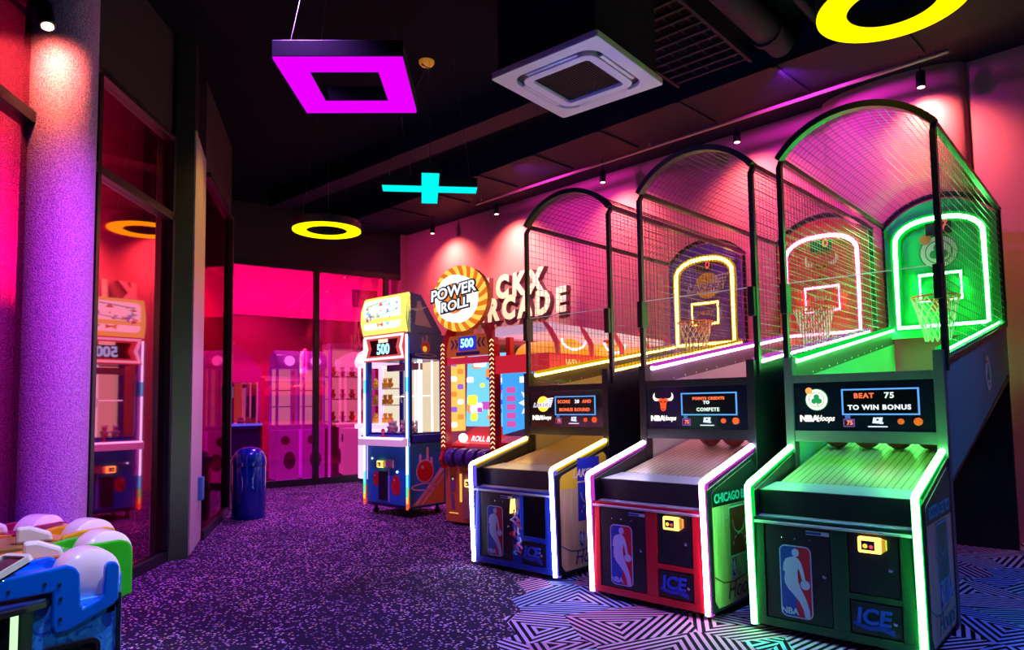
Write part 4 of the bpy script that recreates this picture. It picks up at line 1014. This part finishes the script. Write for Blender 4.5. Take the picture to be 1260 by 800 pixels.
# yellow hoods between curved red arms, under a lilac canopy
for k in range(3):
    y0 = .10 + k * .74
    hoods = MB().sprism([(0, 0), (0, 0)], 0, 0) if False else MB()
    P = [(y0 + .04 + .58 * i / 10, 1.78 + .16 * math.sin(PI * i / 10) ** .6) for i in range(11)]
    hoods.sprism(P + [(y0 + .62, 1.775), (y0 + .04, 1.775)], .10, LW_ - .06)
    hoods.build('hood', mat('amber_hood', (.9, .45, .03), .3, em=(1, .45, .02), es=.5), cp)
    lo = MB().tube([(LW_ - .02, y0 + .33 + .2 * math.cos(a), 1.93 + .10 * math.sin(a)) for a in [PI + PI * i / 12 for i in range(13)]], .012, 6).build('neon_loop', glow('lilac_loop', (.95, .80, 1), 2.0), cp)
for k in range(5):
    y = .02 + k * .565
    MB().tube([(LW_ + .03, y + .08, 1.76), (LW_ + .045, y + .05, 1.88), (LW_ + .02, y - .02, 2.0), (LW_ - .03, y - .08, 2.10)], [.022, .03, .026, .014], 6).build('curved_arm', mat('red_arm', (.75, .02, .08), .3, em=(1, .05, .15), es=.25), cp, smooth=True)
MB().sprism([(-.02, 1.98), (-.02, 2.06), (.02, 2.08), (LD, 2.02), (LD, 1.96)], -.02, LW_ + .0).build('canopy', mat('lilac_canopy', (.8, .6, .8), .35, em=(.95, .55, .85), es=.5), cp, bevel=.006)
for x0, y0 in ((.02, .1), (.02, LD - .2), (LW_ - .12, 1.1)): MB().box(x0, x0 + .06, y0, y0 + .06, 1.78, 1.99).build('canopy_post', REDP, cp)

# ---------------------------------------------------------------- white crane machines
LIL = mat('glowing_lilac_plastic', (.85, .72, .88), .3, em=(1, .65, 1), es=1.1)  # emission added so the white casing looks brighter
def crane(label, M4, w=.62, d=.55, tint=LIL, speakers=False, grp=None):
    t = thing('crane_machine', label, 'claw machine', M4.translation, M4.to_euler().z, grp)
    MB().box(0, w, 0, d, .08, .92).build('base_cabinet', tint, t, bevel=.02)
    q = MB(front((0, -.001, 0))); q.prism(circ(.16, .74, .075, 18), 0, .01); q.prism(circ(w - .17, .40, .10, 18, .15), 0, .01)
    q.build('port', mat('purple_port', (.25, .03, .40), .3), t)
    for x in (.08, w - .08):
        for y in (.08, d - .08): MB().cyl((x - .012, y, .03), (x + .012, y, .03), .03, 10).box(x - .012, x + .012, y - .01, y + .01, .04, .09).build('caster', BLACK, t)
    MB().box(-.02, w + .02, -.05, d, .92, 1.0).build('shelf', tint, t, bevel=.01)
    fm = MB()
    for x0 in (0, w - .04):
        for y0 in (0, d - .04): fm.box(x0, x0 + .04, y0, y0 + .04, 1.0, 1.95)
    fm.build('cabin_frame', tint, t)
    MB().box(.04, w - .04, d - .03, d - .02, 1.0, 1.95).build('lit_back_panel', glow('warm_backlight', (1, .85, .65), 1.15), t)
    MB().box(.04, w - .04, .01, .015, 1.0, 1.95).build('front_glass', PLEXI, t)
    MB().box(w - .02, w - .015, .04, d - .04, 1.0, 1.95).build('side_glass', PLEXI, t)
    hp_ = MB().sprism([(-.04, 1.95), (-.07, 2.05), (.0, 2.20), (.15, 2.28), (d - .1, 2.20), (d, 1.95)], -.02, w + .02).build('domed_top', tint, t, bevel=.03)
    if speakers:
        for x in (w / 2,):
            MB(frame((x, -.06, 2.08), (1, 0, 0), (0, .3, 1))).lathe([(.085, 0), (.085, .03), (.05, .035)], 18).build('round_lamp', glow('round_lilac_lamp', (1, .65, 1), 2.6), t)
    else:
        MB(front((w / 2, -.07, 2.09))).prism(circ(0, 0, .24, 24, .07), 0, .02).build('oval_sign', glow('oval_white_sign', (1, .9, 1), 1.6), t)
    for z in (1.30, 1.58):
        MB().box(.04, w - .04, .18, d - .05, z, z + .015).build('prize_shelf', WHITE, t)
    return t
def fill(M4, lab, grp, src=None, w=.62, d=.55):
    for j, z in enumerate((1.005, 1.32, 1.60)):
        for k in range(4):
            p = M4 @ Vector((.11 + k * .132, .30, z)); r = M4.to_euler().z + (k * .7 - .8) * .4
            if src is None:
                src = plush(lab, p.x, p.y, p.z, .145, PLY, grp)
            else: c = plush_copy(src, lab, p.x, p.y, p.z, r)
            if src['group'] != grp: c['group'] = grp
    return src
M1_ = rz_frame(-5.82, 3.02, 0)
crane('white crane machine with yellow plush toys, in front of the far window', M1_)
ps_ = fill(M1_, 'yellow plush toy on a shelf of the white crane machine by the far window', 'plush toys in the white crane machine')
BQ = math.atan2(.976, .2185)
def beyond(x, y): return BX @ Matrix.Translation((x, y, 0))
PURC = mat('purple_white_plastic', (.75, .2, .85), .3, em=(.75, .05, 1), es=.45)
for x, lb in ((.80, 'left of two purple crane machines standing in for reflections in the far window'), (1.25, 'right of two purple crane machines standing in for reflections in the far window')):
    m4 = beyond(x, .35)  # machines added behind the glass in place of mirror images
    crane(lb, m4, w=.40, d=.42, tint=PURC, speakers=True, grp='stand-in purple crane machines behind the far window')
pc = thing('standin_prize_cabinet', 'lit glass prize cabinet with yellow toys standing in for a reflection in the far window', 'prize cabinet', beyond(1.74, .35).translation, BQ)  # cabinet added in place of a mirrored crane machine
MB().box(0, .95, 0, .45, 0, .95).build('plinth', mat('plum_plinth', (.12, .01, .06), .4), pc)
q = MB().box(0, .03, 0, .03, .95, 2.35).box(.92, .95, 0, .03, .95, 2.35).box(0, .95, 0, .45, 2.32, 2.42)
for z in (1.02, 1.42, 1.82): q.box(0, .95, .04, .44, z, z + .02)
q.build('shelving', WHITE, pc)
MB().box(.02, .93, .43, .44, .97, 2.32).build('lit_back_panel', glow('warm_backlight_dim', (1, .75, .5), 1.0), pc)
for j, z in enumerate((1.045, 1.445, 1.845)):
    for k in range(5):
        p = beyond(1.74 + .12 + k * .18, .35 + .20).translation
        c = plush_copy(ps_, 'yellow plush toy on a shelf of the stand-in prize cabinet behind the far window', p.x, p.y, z, BQ + (k - 2) * .3); c['group'] = 'plush toys in the stand-in prize cabinet'
tag(MB(BX).cyl((1.70, .28, .02), (1.70, .28, 2.3), .022, 10).build('light_column', glow('magenta_tube', (.85, .05, 1), 1.3)), 'tall magenta light tube standing behind the far window', 'light tube')
sm = thing('blue_lit_machine', 'dim arcade machine with a blue lit edge behind the far window', 'arcade machine', beyond(.02, .5).translation, BQ)
MB().sprism([(0, 0), (0, 1.0), (.25, 1.1), (.35, 1.7), (.6, 1.75), (.7, 0)], 0, .6).build('cabinet', mat('dim_plum_cabinet', (.15, .01, .08), .4), sm)
MB().box(.0, .6, -.01, .02, 1.0, 1.04).build('light_edge', glow('blue_edge', (.1, .35, 1), 2.2), sm)

# ---------------------------------------------------------------- litter bin
bn = thing('litter_bin', 'shiny blue litter bin with domed lid by the window post', 'litter bin', (-3.82, .065, 0), R_(-40))
BN = mat('shiny_blue_metal', (.0, .035, .38), .18, .3, coat=.6)
MB().lathe([(.185, 0), (.19, .01), (.19, .60), (.186, .61)], 36).build('bin_body', BN, bn, smooth=True)
MB().lathe([(.195, .61), (.195, .645), (.190, .70), (.170, .755), (.13, .80), (.07, .825), (.01, .832)], 36).build('domed_lid', BN, bn, smooth=True)
MB(Matrix.Rotation(R_(-10), 4, 'Z')).box(-.09, .09, -.196, -.15, .655, .73).build('flap', mat('flap_steel', (.4, .4, .55), .2, .8), bn, bevel=.004)

# ---------------------------------------------------------------- kids' ball game table, bottom left
tb = thing('ball_game_table', "children's four-player ball game table with blue camouflage cabinet", 'arcade game', (1.15, -3.0, 0), 0)
def camo():
    m = mat('blue_camouflage', (.02, .12, .6), .35); n, l = nodes(m); bs = n['Principled BSDF']
    tc = n.new('ShaderNodeTexCoord'); no = n.new('ShaderNodeTexNoise'); no.inputs['Scale'].default_value = 14; no.inputs['Detail'].default_value = 1.5; no.inputs['Distortion'].default_value = 1.2
    cr = n.new('ShaderNodeValToRGB'); cr.color_ramp.interpolation = 'CONSTANT'; e = cr.color_ramp.elements
    e[0].color = (.01, .09, .65, 1); e[1].position = .46; e[1].color = (.03, .24, .9, 1); x = e.new(.58); x.color = (.05, .36, 1, 1)
    l.new(tc.outputs['Object'], no.inputs[0]); l.new(no.outputs[0], cr.inputs[0]); l.new(cr.outputs[0], bs.inputs['Base Color']); return m
CAMO = camo()
MB().prism([(0, .0), (0, -.27), (-.03, -.34), (-.03, -.95), (-1.6, -.95), (-1.75, .25), (-.95, .30), (-.45, .17)], .0, .60).build('cabinet', CAMO, tb, bevel=.004)
MB().box(-.02, .012, -.002, .010, 0, .60).build('corner_trim', BLACK, tb)
MB().prism([(.015, -.27), (.03, -.31), (.0, -.36), (-.03, -.33)], 0, .60).build('corner_post', BLACK, tb)
MB().cyl((.022, -.325, 0), (.022, -.325, .60), .012, 8).build('light_strip', glow('pale_green_strip', (.55, 1, .50), 1.3), tb)
# round-fronted black table rim
rim_ = [(-.005, -.21), (.03, -.235)] + [(.06 + .05 * math.sin(PI * i / 10), -.30 - i * .08) for i in range(10)] + [(-1.5, -1.0), (-1.5, .0), (-.3, .0)]
MB().prism(rim_, .60, .622).build('table_rim', BLACK, tb, bevel=.004)
MB().prism([(x - .015, y) for x, y in rim_[1:-2]] + [(-1.4, -1.0), (-1.4, .05), (-.3, -.02)], .622, .63).build('table_top', DBLUE, tb)
MB(right((.004, -.16, .37))).ring(rrect(-.085, .10, -.16, .09, .03), rrect(-.07, .085, -.145, .075, .02), 0, .02).build('vent_frame', BLACK, tb)
q = MB(right((.004, -.16, .37))).box(-.07, .085, -.145, .075, -.002, .004)
for k in range(7): q.box(-.065, .08, -.13 + k * .028, -.118 + k * .028, .004, .012)
q.build('vent', INK, tb)
# wooden lanes
LW1 = wood_mat('orange_lane', (.75, .22, .03), (.60, .17, .03), (10, 1.5, 1), .3); LW2 = wood_mat('brown_lane', (.32, .16, .04), (.24, .12, .03), (10, 1.5, 1), .3)
for k in range(4):
    x0 = (-.14, -.50, -.92, -1.30)[k]; ye = (-.38, -.07, .0, -.09)[k]
    MB().box(x0 - .18, x0 + .18, -1.6, ye, .63, .685 + k * .004).build('lane', LW1 if k % 2 else LW2, tb)
    if k: MB(rz_frame(x0 + .06, ye - .05, R_(-15), .686 + k * .004)).sprism([(-.08, 0), (-.08, .075), (-.03, .075), (.05, .04), (.06, 0)], 0, .05).build('white_flipper', mat('pearl_white', (.72, .68, .80), .25), tb, bevel=.012)
def console(k, x, y, rz, m, nm):
    c = MB(); col_l = nm + ' console'; wz = 0 if k else .0
    M = rz_frame(x, y, rz, .50); prof = [(-.375, .145), (-.375, .205), (-.36, .22), (-.17, .232), (-.145, .220), (-.130, .195), (-.125, .09), (-.115, .072), (-.065, .092), (-.052, .108), (-.048, .205), (-.035, .222), (-.012, .218), (0, .20), (.0, .08), (-.015, .062), (-.165, 0), (-.205, 0), (-.215, .03), (-.215, .145)]
    if k: prof = [(-.25, .145), (-.25, .205), (-.24, .22), (-.17, .232), (-.14, .232)] + [(-.05, .232), (-.02, .222), (-.004, .20), (.0, .16), (.0, .0), (-.04, -.01), (-.19, -.01)] + prof[-3:]
    for x0 in (-.03, -.25):
        c.at(M).sprism(prof, x0, x0 + .03)
    yl = -.25 if k else -.375; c.at(M).sprism([(yl, .15), (yl, .20), (-.20, .21), (-.17, .16), (-.2, .0), (-.215, 0), (-.215, .145)], -.23, -.02)
    c.at(M).sprism([(-.04, .02), (-.04, .09), (0, .10), (0, .03)], -.23, -.02)
    o = c.build('console', m, tb, bevel=.009, label=col_l)
    w_ = MB(M).lathe([(.02, -.205), (.075, -.20), (.102, -.175), (.105, -.12), (.102, -.065), (.075, -.045), (.02, -.04)], 32, (0, -.078, .165), 'x').build('wheel', mat('pearly_plastic', (.82, .68, .86), .18, coat=.5), o, smooth=True)
    sc = MB()
    for yy, z in ((-.345 if not k else -.225, .175), (-.24 if not k else -.21, .18), (-.195, .17), (-.19, .12), (-.19, .05)):
        sc.cyl((M @ Vector((.0, yy, z))), (M @ Vector((.004, yy, z))), .006, 8)
    sc.build('bolts', INK, o)
    return o
GRN = mat('glossy_green_plastic', (.03, .50, .01), .2, coat=.5); BLU = mat('glossy_blue_plastic', (.0, .12, .80), .15, coat=.6); AMB = mat('glossy_amber_plastic', (.70, .32, .01), .2, coat=.5); MAR = mat('glossy_maroon_plastic', (.30, .01, .07), .25, coat=.4)
console(0, .02, .0, 0, BLU, 'glossy blue'); console(1, -.36, .18, R_(4), GRN, 'glossy green'); console(2, -.78, .26, R_(10), AMB, 'amber yellow'); console(3, -1.16, .17, R_(25), MAR, 'maroon')
tsM = frame((-.10, -.36, .72), (1, .1, .1), (0, 1, .5))
MB(tsM).ring(rrect(-.12, .12, -.09, .09, .02), rrect(-.105, .105, -.075, .075, .01), 0, .02).build('tablet_frame', WHITE, tb)
MB(tsM).box(-.105, .105, -.075, .075, -.01, .012).build('tablet_screen', mat('dark_tablet', (.02, .01, .03), .15), tb)
# ---------------------------------------------------------------- fill lights added without fittings, camera
def area(name, loc, tgt, size, power, colr, sy=None, spread=PI):
    li = bpy.data.lights.new(name, 'AREA'); li.energy = power; li.color = colr; li.size = size; li.spread = spread
    if sy: li.shape = 'RECTANGLE'; li.size_y = sy
    o = bpy.data.objects.new(name, li); col.objects.link(o); o.location = loc
    o.rotation_euler = (Vector(tgt) - Vector(loc)).to_track_quat('-Z', 'Y').to_euler(); return o
def spot(name, loc, tgt, power, colr, size=100, blend=1, r=.05):
    li = bpy.data.lights.new(name, 'SPOT'); li.energy = power; li.color = colr; li.spot_size = R_(size); li.spot_blend = blend; li.shadow_soft_size = r
    o = bpy.data.objects.new(name, li); col.objects.link(o); o.location = loc
    o.rotation_euler = (Vector(tgt) - Vector(loc)).to_track_quat('-Z', 'Y').to_euler(); return o
spot('purple_floor_fill', (-4.3, 1.6, 4.2), (-4.3, 1.5, 0), 1200, (.80, .10, 1), 80)  # added fill with no fitting, for purple on the carpet
spot('purple_floor_fill', (-1.8, -.2, 4.2), (-1.9, -.1, 0), 650, (.60, .12, 1), 75)
spot('purple_floor_fill', (.6, -2.2, 4.2), (.2, -1.8, 0), 420, (.42, .12, 1), 80)
spot('blue_floor_fill', (2.3, -1.6, 4.2), (2.2, -1.0, 0), 260, (.20, .25, 1), 80)  # added blue fill near the ball games, no lamp there
spot('blue_floor_fill', (4.6, .4, 4.2), (3.6, .9, 0), 330, (.08, .22, 1), 80)
spot('white_table_fill', (1.9, -2.3, 4.2), (.8, -3.0, .7), 620, (.85, .75, 1), 34)  # added fill to brighten the ball game table
spot('sign_fill', (-1.6, 1.2, 4.25), (-2.7, 3.9, 2.95), 700, (1, .78, .50), 38, .7)  # added from out in the room to brighten the letters
spot('magenta_wall_fill', (-5.0, 2.0, 4.1), (-5.0, 3.95, 3.0), 90, (1, .04, .45), 110)  # added magenta fill on the wall, without a fitting
spot('magenta_wall_fill', (-1.6, 2.3, 4.2), (-1.6, 3.9, 3.4), 150, (.85, .03, .8), 120)
spot('magenta_wall_fill', (1.8, 2.2, 4.25), (1.8, 3.7, 3.5), 190, (.75, .03, .95), 120)
spot('violet_column_fill', (1.7, -2.2, 3.9), (CX, CY, 1.5), 600, (.72, .04, 1), 46)  # added to turn the column violet
spot('blue_ceiling_fill', (1.4, -.6, 2.2), (1.5, 1.6, 4.6), 60, (.04, .12, 1), 110)  # added upward fill to turn the ceiling navy, no fitting
spot('blue_ceiling_fill', (-2.2, -.2, 2.2), (-2.2, 1.6, 4.6), 30, (.04, .10, 1), 110)
# fills for the made-up room behind the windows
def inBX(x, y, z): return BX @ Vector((x, y, z))
for x in (-.6, .8, 2.2):
    spot('band_fill', inBX(x, .30, 3.3), inBX(x, 1.25, 3.4), 160, (1, .03, .5), 140, .6)  # added to light the bright pink band behind the glass
spot('crimson_fill', inBX(.8, 1.9, 4.2), inBX(.8, 2.6, 0), 500, (1, .08, .4), 120)  # added crimson fill for the made-up room
spot('machine_fill', inBX(1.2, -.0 + .12, 3.5), inBX(1.2, .45, 1.2), 60, (1, .5, .9), 90)  # added to brighten the stand-in machines
def inFA(x, y, z): return FA @ Vector((x, y, z))
spot('table_side_fill', (3.0, -3.7, 2.7), (1.15, -3.2, .45), 70, (.55, .65, 1), 40)  # added low fill for the table's near side
spot('purple_pillar_fill', (-1.5, -.1, 2.6), (-2.5, -1.15, 1.0), 50, (.70, .08, 1), 60)  # added to tint the lower cladding purple
spot('crimson_fill', inFA(.3, .5, 2.2), inFA(.2, 1.1, 3.4), 600, (1, .03, .55), 150)  # added to make the near panes crimson
spot('amber_pillar_fill', (-1.75, -.15, 4.3), (-2.5, -1.15, 2.9), 120, (1, .55, .03), 50)  # added gold tint, in place of the ring lamp's weak spill

wd = bpy.data.worlds.new('night'); S.world = wd; wd.use_nodes = True
wd.node_tree.nodes['Background'].inputs[0].default_value = (.010, .012, .045, 1); wd.node_tree.nodes['Background'].inputs[1].default_value = .6

cam = bpy.data.cameras.new('camera'); co = bpy.data.objects.new('camera', cam); col.objects.link(co); S.camera = co
yaw, pitch, roll, fpx = .7339, .0687, -.0148, 850
fw = Vector((-math.sin(yaw), math.cos(yaw), 0)); rt = Vector((math.cos(yaw), math.sin(yaw), 0)); zz = Vector((0, 0, 1))
F_ = fw * math.cos(pitch) + zz * math.sin(pitch); U_ = -fw * math.sin(pitch) + zz * math.cos(pitch)
Rr_ = rt * math.cos(roll) + U_ * math.sin(roll); U2_ = -rt * math.sin(roll) + U_ * math.cos(roll)
Mc = Matrix((Rr_, U2_, -F_)).transposed().to_4x4(); Mc.translation = (4.0344, -3.9647, 1.28)
co.matrix_world = Mc
cam.sensor_width = 36; cam.lens = fpx / 1260 * 36; cam.shift_y = 40 / 1260; cam.clip_start = .05; cam.clip_end = 60

S.view_settings.view_transform = 'Standard'; S.view_settings.look = 'None'; S.view_settings.gamma = 1; S.view_settings.exposure = 0
S.view_settings.use_curve_mapping = False
S.cycles.use_denoising = True; S.cycles.max_bounces = 8; S.cycles.transparent_max_bounces = 24; S.cycles.sample_clamp_indirect = 4
S.cycles.caustics_reflective = False; S.cycles.caustics_refractive = False
